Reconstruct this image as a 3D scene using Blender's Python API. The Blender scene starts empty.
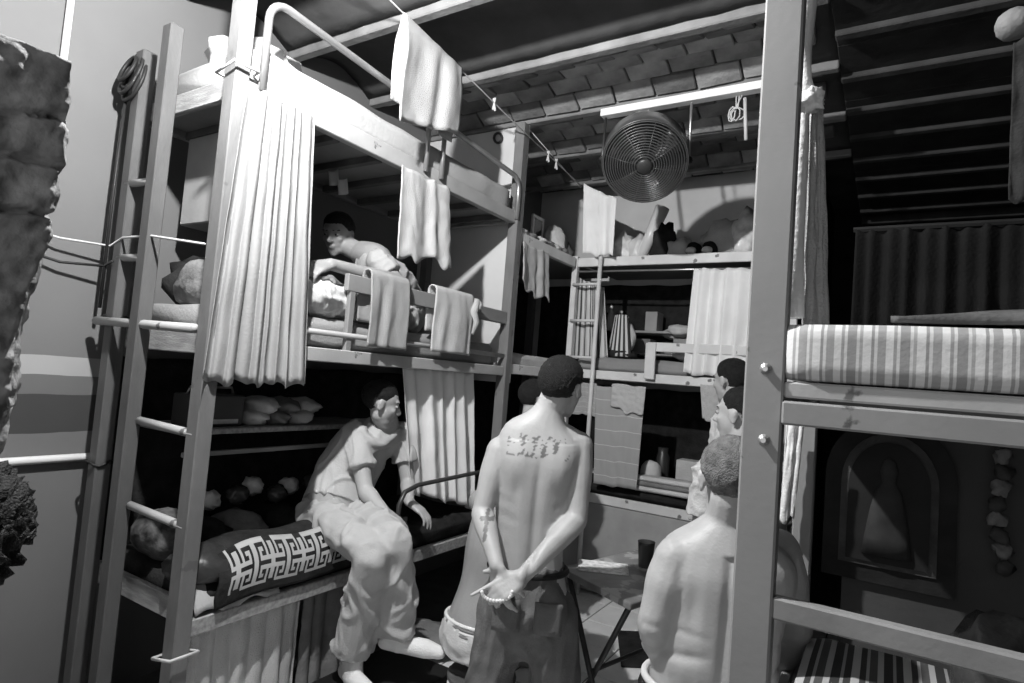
import bpy, bmesh, math, random
import numpy as np
from mathutils import Vector, Matrix, noise
random.seed(7)
V = Vector
PI = math.pi
scene = bpy.context.scene
COL = scene.collection

# ------------------------------------------------------------------ camera
F, CX, CY = 603.0, 512.0, 341.5
CAM = V((0.0, 0.0, 1.55))
def _d(px, py): return V(((px - CX) / F, -(py - CY) / F, -1.0))
_y = _d(887, 405).normalized()
_x = -_d(-450, 300); _x = (_x - _y * _x.dot(_y)).normalized()
_z = _x.cross(_y)
ROT = Matrix((_x, _y, _z))                     # world = ROT @ camera
cam_data = bpy.data.cameras.new('camera'); cam = bpy.data.objects.new('camera', cam_data)
COL.objects.link(cam); scene.camera = cam
cam_data.sensor_width = 36.0; cam_data.lens = F / 1024.0 * 36.0; cam_data.clip_start = 0.02
cam.matrix_world = Matrix.Translation(CAM) @ ROT.to_4x4()
def ray(px, py): return ROT @ _d(px, py)
def PX(px, py, axis, val):                     # point on the plane (axis = val) seen at a pixel
    r = ray(px, py); return CAM + r * ((val - CAM[axis]) / r[axis])
def PT(px, py, t): return CAM + ray(px, py) * t   # point at depth t

# ------------------------------------------------------------------ world, lamp, exposure
world = bpy.data.worlds.new('world'); scene.world = world; world.use_nodes = True
bg = world.node_tree.nodes['Background']
bg.inputs[0].default_value = (1, 1, 1, 1); bg.inputs[1].default_value = 0.17
LAMP = V((-1.42, .85, 3.12)); LAMP_POWER = 150.0
vs = scene.view_settings
vs.view_transform = 'Standard'; vs.look = 'None'; vs.gamma = 1.0; vs.use_curve_mapping = False
vs.exposure = 1.0
ad = bpy.data.lights.new('doorway_fill', 'AREA'); ad.shape = 'RECTANGLE'; ad.size = 2.2; ad.size_y = 2.0; ad.energy = 6
ao = bpy.data.objects.new('doorway_fill', ad); COL.objects.link(ao); ao.location = (-.2, -1.15, 1.9); ao.rotation_euler = (math.radians(90), 0, 0)  # added fill light behind the camera, not a seen source

# ------------------------------------------------------------------ materials (all grey: the photograph is black and white)
MATS = {}
def mat(name, v, rough=0.6, var=0.12, scale=8.0, bump=0.0, bscale=60.0, spec=0.3, metal=0.0, chips=None, stretch=None, rnd=0.0):
    if name in MATS: return MATS[name]
    m = bpy.data.materials.new(name); m.use_nodes = True
    nt = m.node_tree; N = nt.nodes; L = nt.links; b = N['Principled BSDF']
    b.inputs['Roughness'].default_value = rough; b.inputs['Specular IOR Level'].default_value = spec
    b.inputs['Metallic'].default_value = metal
    tc = N.new('ShaderNodeTexCoord'); mp = N.new('ShaderNodeMapping')
    L.new(tc.outputs['Object'], mp.inputs['Vector'])
    if stretch: mp.inputs['Scale'].default_value = stretch
    nz = N.new('ShaderNodeTexNoise'); nz.inputs['Scale'].default_value = scale; nz.inputs['Detail'].default_value = 6
    L.new(mp.outputs[0], nz.inputs['Vector'])
    rp = N.new('ShaderNodeValToRGB')
    lo, hi = max(0, v * (1 - var)), min(1, v * (1 + var))
    rp.color_ramp.elements[0].position = 0.3; rp.color_ramp.elements[1].position = 0.7
    rp.color_ramp.elements[0].color = (lo, lo, lo, 1); rp.color_ramp.elements[1].color = (hi, hi, hi, 1)
    L.new(nz.outputs[0], rp.inputs[0]); out = rp.outputs[0]
    if rnd:
        oi = N.new('ShaderNodeObjectInfo'); mr = N.new('ShaderNodeMapRange')
        mr.inputs[3].default_value = 1 - rnd; mr.inputs[4].default_value = 1 + rnd
        L.new(oi.outputs['Random'], mr.inputs[0])
        mx = N.new('ShaderNodeMix'); mx.data_type = 'RGBA'; mx.blend_type = 'MULTIPLY'; mx.inputs[0].default_value = 1
        L.new(out, mx.inputs[6]); L.new(mr.outputs[0], mx.inputs[7]); out = mx.outputs[2]
    if chips:                                   # worn paint: chips of another value
        n2 = N.new('ShaderNodeTexNoise'); n2.inputs['Scale'].default_value = 11; n2.inputs['Detail'].default_value = 8
        L.new(tc.outputs['Object'], n2.inputs['Vector'])
        r2 = N.new('ShaderNodeValToRGB'); r2.color_ramp.elements[0].position = chips[1]; r2.color_ramp.elements[1].position = chips[1] + 0.03
        L.new(n2.outputs[0], r2.inputs[0])
        mx = N.new('ShaderNodeMix'); mx.data_type = 'RGBA'
        L.new(r2.outputs[0], mx.inputs[0]); L.new(out, mx.inputs[6]); c = chips[0]; mx.inputs[7].default_value = (c, c, c, 1)
        out = mx.outputs[2]
    L.new(out, b.inputs['Base Color'])
    if bump:
        n3 = N.new('ShaderNodeTexNoise'); n3.inputs['Scale'].default_value = bscale; n3.inputs['Detail'].default_value = 4
        L.new(mp.outputs[0], n3.inputs['Vector'])
        bp = N.new('ShaderNodeBump'); bp.inputs['Strength'].default_value = bump; bp.inputs['Distance'].default_value = 0.01
        L.new(n3.outputs[0], bp.inputs['Height']); L.new(bp.outputs[0], b.inputs['Normal'])
    MATS[name] = m; return m

def stripes(name, bands, n=1.0, axis='X', rough=0.8, bump=0.15):
    """bands: [(position, value)...] constant ramp repeated n times along U (axis X) or V (axis Y)"""
    if name in MATS: return MATS[name]
    m = bpy.data.materials.new(name); m.use_nodes = True
    nt = m.node_tree; N = nt.nodes; L = nt.links; b = N['Principled BSDF']
    b.inputs['Roughness'].default_value = rough; b.inputs['Specular IOR Level'].default_value = 0.15
    uv = N.new('ShaderNodeUVMap'); sp = N.new('ShaderNodeSeparateXYZ'); L.new(uv.outputs[0], sp.inputs[0])
    mu = N.new('ShaderNodeMath'); mu.operation = 'MULTIPLY'; mu.inputs[1].default_value = n; L.new(sp.outputs[axis], mu.inputs[0])
    fr = N.new('ShaderNodeMath'); fr.operation = 'FRACT'; L.new(mu.outputs[0], fr.inputs[0])
    rp = N.new('ShaderNodeValToRGB'); cr = rp.color_ramp; cr.interpolation = 'CONSTANT'
    while len(cr.elements) < len(bands): cr.elements.new(0.5)
    for e, (p, v) in zip(cr.elements, bands): e.position = p; e.color = (v, v, v, 1)
    L.new(fr.outputs[0], rp.inputs[0])
    nz = N.new('ShaderNodeTexNoise'); nz.inputs['Scale'].default_value = 120
    tc = N.new('ShaderNodeTexCoord'); L.new(tc.outputs['Object'], nz.inputs['Vector'])
    bp = N.new('ShaderNodeBump'); bp.inputs['Strength'].default_value = bump; bp.inputs['Distance'].default_value = 0.005
    L.new(nz.outputs[0], bp.inputs['Height']); L.new(bp.outputs[0], b.inputs['Normal'])
    L.new(rp.outputs[0], b.inputs['Base Color']); MATS[name] = m; return m

M_POST = mat('painted_post', .17, .5, .16, 5, .12, 40, chips=(.12, .66), stretch=(3, 3, 1))
M_POSTR = mat('painted_steel_post', .24, .5, .10, 3, .05, 60, chips=(.07, .69))
M_POSTD = mat('dark_painted_post', .10, .5, .16, 5, .12, 40, stretch=(3, 3, 1))
M_RAILN = mat('rail_dimmed', .38, .5, .12, 6, .08, chips=(.12, .68))  # copy of the painted rail, darkened against glare from the near bulb
M_SHIRTN = mat('white_shirt_dimmed', .34, .85, .06, 8, .3, 130, spec=.1)  # white shirt darkened in colour because the bulb hangs close
M_SKIND = mat('skin_dimmed', .27, .48, .12, 7, .10, 120, spec=.4)  # skin darkened by colour: bulb glare on one man, shade on another
M_RAIL = mat('painted_rail', .66, .5, .12, 6, .08, chips=(.18, .68))  # lightened in colour to make up for bulb falloff at the far bunks
M_RAILG = mat('grey_rail', .24, .5, .15, 6, .08)
M_WOOD = mat('rough_wood', .33, .7, .3, 10, .25, 50, stretch=(1, 6, 6))
M_DWOOD = mat('dark_wood', .10, .6, .3, 9, .2)
M_PLY = mat('plywood_base', .22, .7, .15, 4, .1)
M_PANEL = mat('pale_panel', .60, .6, .08, 3, .04)
M_METAL = mat('grey_metal', .45, .3, .1, 10, metal=.7)
M_DMETAL = mat('dark_metal', .06, .4, .2, 10, metal=.4)
M_BLACK = mat('black', .012, .6, .3)
M_WHITE = mat('white_cloth', .70, .85, .05, 5, .25, 140, spec=.1)
M_TOWEL = mat('towel_white', .52, .95, .06, 8, .6, 220, spec=.05)
M_TOWELG = mat('towel_grey', .35, .95, .08, 12, .6, 200, spec=.05)
M_TOWELP = mat('towel_pale_grey', .55, .95, .08, 12, .6, 200, spec=.05)
M_CURTN = mat('curtain_dimmed', .33, .85, .07, 4, .2, 150, spec=.1)  # near curtain, colour lowered to hold back the close bulb's light
M_CURT = mat('curtain_brightened', .84, .85, .07, 4, .2, 150, spec=.1)  # far curtains, colour raised in place of the light they lack
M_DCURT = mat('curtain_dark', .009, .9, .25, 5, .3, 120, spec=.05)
M_MATT = mat('mattress_white', .40, .85, .06, 5, .25, 60, spec=.1)
M_SHEET = mat('sheet_grey', .28, .9, .1, 6, .3, 80, spec=.1)
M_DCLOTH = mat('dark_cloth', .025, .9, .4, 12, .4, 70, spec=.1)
M_MCLOTH = mat('mid_cloth', .20, .9, .2, 12, .4, 70, spec=.1)
M_LCLOTH = mat('light_cloth', .58, .9, .12, 10, .4, 80, spec=.1)
M_PLAST = mat('plastic_white', .72, .3, .08, 6, spec=.5)
M_PLASTD = mat('plastic_dark', .04, .35, .2, 6, spec=.5)
M_BAG = mat('plastic_bag', .75, .28, .3, 14, .5, 25, spec=.6)
M_BAGD = mat('dark_plastic_bag', .06, .25, .5, 14, .6, 25, spec=.6)
M_CARD = mat('cardboard', .34, .8, .1, 6, .1)
M_SKIN = mat('skin', .40, .48, .12, 7, .10, 120, spec=.4)
M_HAIR = mat('hair_black', .012, .6, .5, 60, 1.0, 260, spec=.3)
M_HAIRG = mat('hair_grey', .16, .7, .45, 40, 1.0, 240, spec=.25)
M_JEAN = mat('grey_trousers', .13, .85, .2, 14, .3, 160, spec=.1)
M_CREAM = mat('cream_trousers', .42, .85, .08, 8, .3, 160, spec=.1)
M_SHIRT = mat('white_shirt', .46, .85, .06, 8, .3, 130, spec=.1)
M_SHIRTG = mat('pale_shirt', .56, .85, .08, 8, .3, 130, spec=.1)
M_SOCK = mat('white_sock', .74, .9, .06, 10, .4, 150, spec=.1)
M_BRICK = mat('brick', .27, .9, .4, 6, .6, 40, spec=.1, rnd=.45)
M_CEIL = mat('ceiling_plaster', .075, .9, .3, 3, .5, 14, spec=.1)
M_BEAM = mat('beam_paint', .22, .7, .3, 5, .4, 30, spec=.2)
M_STONE = mat('stone', .18, .95, .6, 14, 1.0, 30, spec=.1)
M_TILE = mat('floor_tile', .80, .35, .12, 5, .05, spec=.4, rnd=.08)
M_GROUT = mat('floor_grout', .10, .9, .2, 10)
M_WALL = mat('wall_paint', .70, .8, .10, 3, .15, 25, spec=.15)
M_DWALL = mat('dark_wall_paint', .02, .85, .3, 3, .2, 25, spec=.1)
M_WIRE = mat('wire_pale', .55, .5, .1, 5)
M_WIRED = mat('wire_dark', .02, .5, .1, 5)
M_FANM = mat('fan_metal', .10, .32, .2, 8, spec=.5, metal=.3)
M_GLASS = mat('dark_glass', .02, .08, .1, 5, spec=.8)
M_EYE = mat('eye', .3, .2, .05, 5, spec=.6)

# ------------------------------------------------------------------ helpers
WLOC = {}
def wl(o): return WLOC.get(o.name, V((0, 0, 0)))
def link(name, mesh, m, parent=None, smooth=False):
    """mesh vertices are in world space; recentre them on the object's own origin"""
    n = len(mesh.vertices)
    co = np.empty(n * 3); mesh.vertices.foreach_get('co', co); co = co.reshape(-1, 3)
    c = (co.min(0) + co.max(0)) / 2; base = V((c[0], c[1], co[:, 2].min()))
    mesh.vertices.foreach_set('co', (co - np.array(base)).ravel()); mesh.update()
    if m is not None:
        for mm in (m if isinstance(m, (list, tuple)) else [m]): mesh.materials.append(mm)
    o = bpy.data.objects.new(name, mesh); COL.objects.link(o)
    if smooth: mesh.polygons.foreach_set('use_smooth', [True] * len(mesh.polygons))
    o.location = base
    if parent is not None: o.parent = parent; o.location = base - wl(parent)
    WLOC[o.name] = base
    return o
def obj(name, bm, m, parent=None, smooth=False):
    bmesh.ops.recalc_face_normals(bm, faces=bm.faces[:])
    me = bpy.data.meshes.new(name); bm.to_mesh(me); bm.free()
    return link(name, me, m, parent, smooth)
def tag(o, label, cat, group=None, kind=None):
    o['label'] = label; o['category'] = cat
    if group: o['group'] = group
    if kind: o['kind'] = kind
    return o
def thing(name, label, cat, loc, group=None):
    o = bpy.data.objects.new(name, None); COL.objects.link(o); o.location = loc; o.empty_display_size = .1
    WLOC[o.name] = V(loc); return tag(o, label, cat, group)
def struct(o): o['kind'] = 'structure'; return o
def solid(o, t=.004):
    md = o.modifiers.new('thickness', 'SOLIDIFY'); md.thickness = t; md.offset = 0; return o

def BM(): return bmesh.new()
def box(bm, lo, hi, bev=.004):
    lo = V(lo); hi = V(hi)
    r = bmesh.ops.create_cube(bm, size=1, matrix=Matrix.Translation((lo + hi) / 2) @ Matrix.Diagonal((hi - lo).to_4d()))
    if bev:
        es = list({e for v in r['verts'] for e in v.link_edges})
        bmesh.ops.bevel(bm, geom=es, offset=bev, segments=1, affect='EDGES', profile=.5)
    return bm
def frame_from(d, hint=V((0, 0, 1))):
    d = d.normalized()
    if abs(d.dot(hint)) > .97: hint = V((1, 0, 0)) if abs(d.x) < .9 else V((0, 1, 0))
    s = d.cross(hint).normalized(); return s, s.cross(d).normalized()     # side, up
def bar(bm, a, b, w, h, hint=V((0, 0, 1)), bev=.003):
    """rectangular bar from a to b, w across, h along the hint"""
    a = V(a); b = V(b); d = b - a; s, u = frame_from(d, hint)
    M = Matrix((s * w, u * h, d)).transposed().to_4x4(); M.translation = (a + b) / 2
    r = bmesh.ops.create_cube(bm, size=1, matrix=M)
    if bev:
        es = list({e for v in r['verts'] for e in v.link_edges})
        bmesh.ops.bevel(bm, geom=es, offset=bev, segments=1, affect='EDGES', profile=.5)
    return bm
def tube(bm, pts, r, n=8, closed=False, cap=True):
    pts = [V(p) for p in pts]; rings = []; hint = V((0, 0, 1))
    rr = r if isinstance(r, (list, tuple)) else [r] * len(pts)
    for i, p in enumerate(pts):
        if closed: d = pts[(i + 1) % len(pts)] - pts[i - 1]
        else: d = pts[min(i + 1, len(pts) - 1)] - pts[max(i - 1, 0)]
        s, u = frame_from(d, hint); hint = u
        rings.append([bm.verts.new(p + (s * math.cos(2 * PI * k / n) + u * math.sin(2 * PI * k / n)) * rr[i]) for k in range(n)])
    m = len(rings)
    for i in range(m if closed else m - 1):
        A, B = rings[i], rings[(i + 1) % m]
        for k in range(n): bm.faces.new((A[k], A[(k + 1) % n], B[(k + 1) % n], B[k]))
    if not closed and cap: bm.faces.new(rings[0][::-1]); bm.faces.new(rings[-1])
    return bm
def lathe(bm, base, prof, n=16, axis=V((0, 0, 1))):
    """prof: [(radius, height)] around axis from base"""
    s, u = frame_from(axis); axis = axis.normalized(); rings = []
    for r, h in prof:
        rings.append([bm.verts.new(V(base) + axis * h + (s * math.cos(2 * PI * k / n) + u * math.sin(2 * PI * k / n)) * max(r, 1e-4)) for k in range(n)])
    for A, B in zip(rings, rings[1:]):
        for k in range(n): bm.faces.new((A[k], A[(k + 1) % n], B[(k + 1) % n], B[k]))
    bm.faces.new(rings[0][::-1]); bm.faces.new(rings[-1]); return bm
def ell(bm, c, rad, R=None, u=16, v=10):
    M = Matrix.Translation(V(c)) @ (R.to_4x4() if R is not None else Matrix.Identity(4)) @ Matrix.Diagonal(V(rad).to_4d())
    bmesh.ops.create_uvsphere(bm, u_segments=u, v_segments=v, radius=1, matrix=M); return bm
def lump(bm, c, rad, seed=0, amp=.25, freq=2.2, sub=3, flat=None):
    """an irregular soft body; flat = height below which it is pressed flat"""
    r = bmesh.ops.create_icosphere(bm, subdivisions=sub, radius=1)
    for v in r['verts']:
        d = v.co.normalized(); off = V((seed * 3.1, seed * 1.7, seed * .9))
        k = 1 + amp * noise.noise(d * freq + off) + amp * .5 * noise.noise(d * freq * 2.7 + off)
        p = V((d.x * rad[0], d.y * rad[1], d.z * rad[2])) * k + V(c)
        if flat is not None and p.z < flat: p.z = flat
        v.co = p
    return bm
def grid_mesh(name, fn, nu, nv):
    """mesh with UVs from fn(u, v) -> point"""
    vs_ = []; fs = []; uvs = []
    for j in range(nv + 1):
        for i in range(nu + 1): vs_.append(tuple(fn(i / nu, j / nv)))
    for j in range(nv):
        for i in range(nu):
            a = j * (nu + 1) + i; fs.append((a, a + 1, a + nu + 2, a + nu + 1))
            uvs += [(i / nu, j / nv), ((i + 1) / nu, j / nv), ((i + 1) / nu, (j + 1) / nv), (i / nu, (j + 1) / nv)]
    me = bpy.data.meshes.new(name); me.from_pydata(vs_, [], fs)
    ul = me.uv_layers.new(name='UVMap'); ul.data.foreach_set('uv', np.array(uvs).ravel())
    return me
def foldf(seed, n):
    rnd = random.Random(seed); ph = rnd.random() * 6; a2 = .35 + .3 * rnd.random(); p2 = rnd.random() * 6
    return lambda u: math.sin(2 * PI * n * u + ph + .9 * math.sin(2 * PI * u * 1.3 + p2)) * .65 + math.sin(2 * PI * n * .47 * u + p2) * a2
def curtain(name, A, B, C, D, nrm, amp, n, seed, m, parent=None, nu=90, nv=24, grow=.7, hem=.012, th=.003):
    """A top start, B top end, C bottom start, D bottom end; folds along nrm"""
    A, B, C, D, nrm = V(A), V(B), V(C), V(D), V(nrm).normalized(); f = foldf(seed, n); g = foldf(seed + 5, n * .6)
    def fn(u, v):
        p = (A.lerp(B, u)).lerp(C.lerp(D, u), v)
        k = (1 - grow) + grow * min(1, v * 1.4)
        p = p + nrm * amp * k * (f(u) + .35 * v * g(u)) + (B - A).normalized() * amp * .4 * k * math.cos(2 * PI * n * u + seed)
        p.z += hem * v * g(u * 1.3) + .006 * (1 - v) * f(u)
        p += nrm * .006 * noise.noise(V((u * 9, v * 7, seed)))
        return p
    o = link(name, grid_mesh(name, fn, nu, nv), m, parent, True); return solid(o, th)
def drape(name, a, b, out, front, back, r, seed, m, nu=26, amp=.010, nf=2.2, th=.006, skew=0.0):
    """cloth hung over a rail a->b: 'out' is the side that shows"""
    a, b, out = V(a), V(b), V(out).normalized(); f = foldf(seed, nf); L = front + back + PI * r; nv = 34
    def fn(u, v):
        s = v * L; base = a.lerp(b, u)
        if s < back: p = base - out * r + V((0, 0, -(back - s))); d = (back - s)
        elif s < back + PI * r:
            t = (s - back) / r; p = base - out * r * math.cos(t) + V((0, 0, r * math.sin(t))); d = 0
        else: d = s - back - PI * r; p = base + out * r + V((0, 0, -d * (1 + skew * (u - .5))))
        k = min(1, d / .12); q = f(u + .08 * v)
        p += out * amp * k * (q + .7) * (1 if s > back else -1) + (b - a) * (.035 * k * noise.noise(V((seed, v * 3, u))) )
        p += out * .004 * noise.noise(V((u * 8, v * 8, seed * 2.0)))
        return p
    o = link(name, grid_mesh(name, fn, nu, nv), m, None, True); return solid(o, th)
def mattress(name, lo, hi, m, seed=1, sag=.012, r=.03, sub=22, endk=.10):
    """soft slab with rounded edges, UV along its long side"""
    lo, hi = V(lo), V(hi); L = hi - lo; along = 0 if L.x > L.y else 1; ac = 1 - along; nv = 28
    w, h = L[ac], L.z
    prof = []
    per = [(0 + r, 0), (w - r, 0), (w, r), (w, h - r), (w - r, h), (r, h), (0, h - r), (0, r)]
    loop = []
    for i in range(8):
        p, q = per[i], per[(i + 1) % 8]; k = 5 if i % 2 == 0 else 3
        for j in range(k): loop.append((p[0] + (q[0] - p[0]) * j / k, p[1] + (q[1] - p[1]) * j / k))
    bm = BM(); nu = 44; rings = []; uvl = bm.loops.layers.uv.new('UVMap')
    for i in range(nu + 1):
        t = i / nu; e = min(t, 1 - t) * nu; sc = 1 - endk * max(0, 1 - e / 1.0)
        ring = []
        for (x, z) in loop:
            c = [0, 0, 0]; c[along] = lo[along] + L[along] * t
            c[ac] = lo[ac] + w / 2 + (x - w / 2) * sc; c[2] = lo.z + h / 2 + (z - h / 2) * sc
            p = V(c); nn = noise.noise(p * 5 + V((seed, 0, 0)))
            if z > h * .6: p.z += sag * nn
            p[ac] += sag * .6 * noise.noise(p * 7 + V((0, seed, 0)))
            ring.append(bm.verts.new(p))
        rings.append(ring)
    n = len(loop)
    for i in range(nu):
        for k in range(n):
            f = bm.faces.new((rings[i][k], rings[i][(k + 1) % n], rings[i + 1][(k + 1) % n], rings[i + 1][k]))
            for lp, (a, b_) in zip(f.loops, ((i / nu, k / n), (i / nu, (k + 1) / n), ((i + 1) / nu, (k + 1) / n), ((i + 1) / nu, k / n))): lp[uvl].uv = (a, b_)
    bm.faces.new(rings[0][::-1]); bm.faces.new(rings[-1])
    return obj(name, bm, m, None, True)

# ================================================================== THE ROOM
XW, YB, XR, YF, ZC = -2.95, 5.05, 2.0, -1.2, 3.25
fl = struct(obj('floor', box(BM(), (XW, YF, -.10), (XR, 6.8, -.006), 0), M_GROUT))
tile_me = None; TS = .333
for ix in range(-7, 1):
    for iy in range(3, 14):
        x0, y0 = ix * TS + .05, iy * TS + .1
        if tile_me is None:
            bm = box(BM(), (0.004, .004, -.010), (TS - .004, TS - .004, 0), .002)
            tile_me = bpy.data.meshes.new('tile'); bm.to_mesh(tile_me); bm.free(); tile_me.materials.append(M_TILE)
        o = bpy.data.objects.new('tile', tile_me); COL.objects.link(o); o.parent = fl
        o.location = V((x0, y0, 0)) - wl(fl)

# left wall: painted bands (white, grey, dark) at fixed heights
mb = bpy.data.materials.new('banded_wall_paint'); mb.use_nodes = True; nt = mb.node_tree; N = nt.nodes; L = nt.links
g = N.new('ShaderNodeNewGeometry'); sp = N.new('ShaderNodeSeparateXYZ'); L.new(g.outputs['Position'], sp.inputs[0])
nz = N.new('ShaderNodeTexNoise'); nz.inputs['Scale'].default_value = 6; L.new(g.outputs['Position'], nz.inputs['Vector'])
ma = N.new('ShaderNodeMath'); ma.operation = 'MULTIPLY_ADD'; ma.inputs[1].default_value = .012; L.new(nz.outputs[0], ma.inputs[0]); L.new(sp.outputs['Z'], ma.inputs[2])
dv = N.new('ShaderNodeMath'); dv.operation = 'DIVIDE'; dv.inputs[1].default_value = 3.4; L.new(ma.outputs[0], dv.inputs[0])
rp = N.new('ShaderNodeValToRGB'); cr = rp.color_ramp; cr.interpolation = 'CONSTANT'
bands = [(0, .15), (1.165, .045), (1.315, .13), (1.395, .34), (1.485, .15)]
while len(cr.elements) < len(bands): cr.elements.new(.5)
for e, (p, v) in zip(cr.elements, bands): e.position = p / 3.4; e.color = (v, v, v, 1)
L.new(dv.outputs[0], rp.inputs[0])
n2 = N.new('ShaderNodeTexNoise'); n2.inputs['Scale'].default_value = 2.5; n2.inputs['Detail'].default_value = 8; L.new(g.outputs['Position'], n2.inputs['Vector'])
mr = N.new('ShaderNodeMapRange'); mr.inputs[3].default_value = .8; mr.inputs[4].default_value = 1.15; L.new(n2.outputs[0], mr.inputs[0])
mx = N.new('ShaderNodeMix'); mx.data_type = 'RGBA'; mx.blend_type = 'MULTIPLY'; mx.inputs[0].default_value = 1
L.new(rp.outputs[0], mx.inputs[6]); L.new(mr.outputs[0], mx.inputs[7]); L.new(mx.outputs[2], N['Principled BSDF'].inputs['Base Color'])
N['Principled BSDF'].inputs['Roughness'].default_value = .75
struct(obj('wall_left', box(BM(), (XW - .12, YF, -.1), (XW, YB + .12, 3.5), 0), mb))
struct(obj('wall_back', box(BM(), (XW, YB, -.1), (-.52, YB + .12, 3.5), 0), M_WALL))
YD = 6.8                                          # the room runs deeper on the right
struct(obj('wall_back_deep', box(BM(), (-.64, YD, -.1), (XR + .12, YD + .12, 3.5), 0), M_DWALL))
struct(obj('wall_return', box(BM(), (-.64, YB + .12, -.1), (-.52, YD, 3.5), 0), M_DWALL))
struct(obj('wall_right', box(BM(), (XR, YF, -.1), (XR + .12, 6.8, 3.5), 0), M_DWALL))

# ceiling: jack arches of brick between beams on the aisle side, flat dark boards on the other side
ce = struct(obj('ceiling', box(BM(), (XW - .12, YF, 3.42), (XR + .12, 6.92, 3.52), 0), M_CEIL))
BEAMS = [.21, .85, 1.48, 2.11, 2.74, 3.37, 4.0, 4.63, 5.26]
XS = -.27
for y in BEAMS[:-1]:
    o = obj('beam', box(BM(), (XW, y - .028, ZC - .012), (XS, y + .028, 3.44), .006), M_BEAM, ce)
brick_me = []
for k in range(3):
    bm = box(BM(), (-.118, -.060, -.018), (.118, .060, .018), .006)
    for v in bm.verts: v.co += V((noise.noise(v.co * 30 + V((k, 0, 0))), noise.noise(v.co * 30 + V((0, k, 5))), noise.noise(v.co * 25 + V((0, 9, k))))) * .006
    me = bpy.data.meshes.new('brick'); bm.to_mesh(me); bm.free(); me.materials.append(M_BRICK); brick_me.append(me)
H = .10
for b in range(len(BEAMS) - 1):
    y0, y1 = BEAMS[b] + .035, min(BEAMS[b + 1] - .035, 5.05)
    yw = BEAMS[b + 1] - BEAMS[b] - .07
    zf = lambda y: 3.26 + H * math.sin(PI * (y - y0) / yw)
    me = grid_mesh('arch', lambda u, v: (XW + (XS - XW) * u, y0 + (y1 - y0) * v, zf(y0 + (y1 - y0) * v) + .022 + .006 * noise.noise(V((u * 20, v * 5, b)))), 40, 10)
    o = link('arch_mortar', me, M_CEIL, ce, True); solid(o, .01)
    if b < 4: continue                            # nearer arches are plastered over
    for j in range(5):
        y = y0 + yw * (j + .5) / 5
        if y > 5.0: continue
        sl = math.atan(H * PI / yw * math.cos(PI * (y - y0) / yw))
        for i in range(11):
            x = XW + .13 + i * .246 + (.123 if j % 2 else 0)
            if x > XS - .1: continue
            o = bpy.data.objects.new('brick', random.choice(brick_me)); COL.objects.link(o); o.parent = ce
            o.location = V((x, y, zf(y) + .006 + random.uniform(-.006, .006))) - wl(ce)
            o.rotation_euler = (sl + random.uniform(-.03, .03), random.uniform(-.02, .02), random.uniform(-.02, .02))
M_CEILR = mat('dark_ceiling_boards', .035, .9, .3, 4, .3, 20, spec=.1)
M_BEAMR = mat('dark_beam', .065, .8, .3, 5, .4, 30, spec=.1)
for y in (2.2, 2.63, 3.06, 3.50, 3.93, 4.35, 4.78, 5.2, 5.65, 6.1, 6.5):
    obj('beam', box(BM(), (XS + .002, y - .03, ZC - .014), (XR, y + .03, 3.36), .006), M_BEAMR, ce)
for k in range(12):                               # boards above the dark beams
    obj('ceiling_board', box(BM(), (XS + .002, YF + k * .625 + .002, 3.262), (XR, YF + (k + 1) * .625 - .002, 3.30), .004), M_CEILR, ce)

# partition behind the right-hand bunk, with a faded arched mural low on it
M_PART = mat('partition_shaded', .07, .85, .2, 3, .2, 25, spec=.1)  # pale wall: the shade under the berth is put into its colour
YP = 2.20
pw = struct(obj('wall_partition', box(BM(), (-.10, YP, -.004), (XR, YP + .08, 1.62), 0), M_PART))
mu_c = PX(888, 500, 1, YP); 
def arch_pts(w, h, n=16):
    pts = [(-w, -h), (w, -h)]
    for k in range(n + 1):
        a = PI * k / n; pts.append((w * math.cos(a), h * .25 + (h * .75) * math.sin(a)))
    return pts
def arch_plate(name, w, h, m, y, parent, dz=0):
    bm = BM(); P = arch_pts(w, h)
    f1 = [bm.verts.new((mu_c.x + x, y, mu_c.z + z + dz)) for x, z in P]; f2 = [bm.verts.new((mu_c.x + x, y + .02, mu_c.z + z + dz)) for x, z in P]
    bm.faces.new(f1); bm.faces.new(f2[::-1])
    for k in range(len(P)): bm.faces.new((f1[k], f1[(k + 1) % len(P)], f2[(k + 1) % len(P)], f2[k]))
    return obj(name, bm, m, parent)
mt = thing('arched_picture', 'dark arched picture with a pale pointed halo on the partition under the striped mattress', 'picture', (mu_c.x, YP - .01, mu_c.z - .24))
M_MUR = mat('mural_dark', .012, .7, .6, 9, .3, 30); M_MUR2 = mat('mural_mid', .05, .7, .5, 14, .3, 40); M_MUR3 = mat('mural_deep', .012, .7, .5, 8)
arch_plate('border', .17, .25, M_MUR, YP - .022, mt)
arch_plate('halo', .125, .20, M_MUR2, YP - .030, mt)
arch_plate('field', .105, .18, M_MUR3, YP - .038, mt, -.005)
bm = BM(); lathe(bm, (mu_c.x, YP - .045, mu_c.z - .16), [(.066, 0), (.060, .05), (.046, .14), (.034, .19), (.018, .215), (.024, .25), (.016, .28), (.0, .29)], 14)
for v in bm.verts: v.co.y = YP - .042 + (v.co.y - YP + .045) * .3
obj('figure', bm, mat('mural_figure', .028, .7, .5, 14), mt, True)

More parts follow.
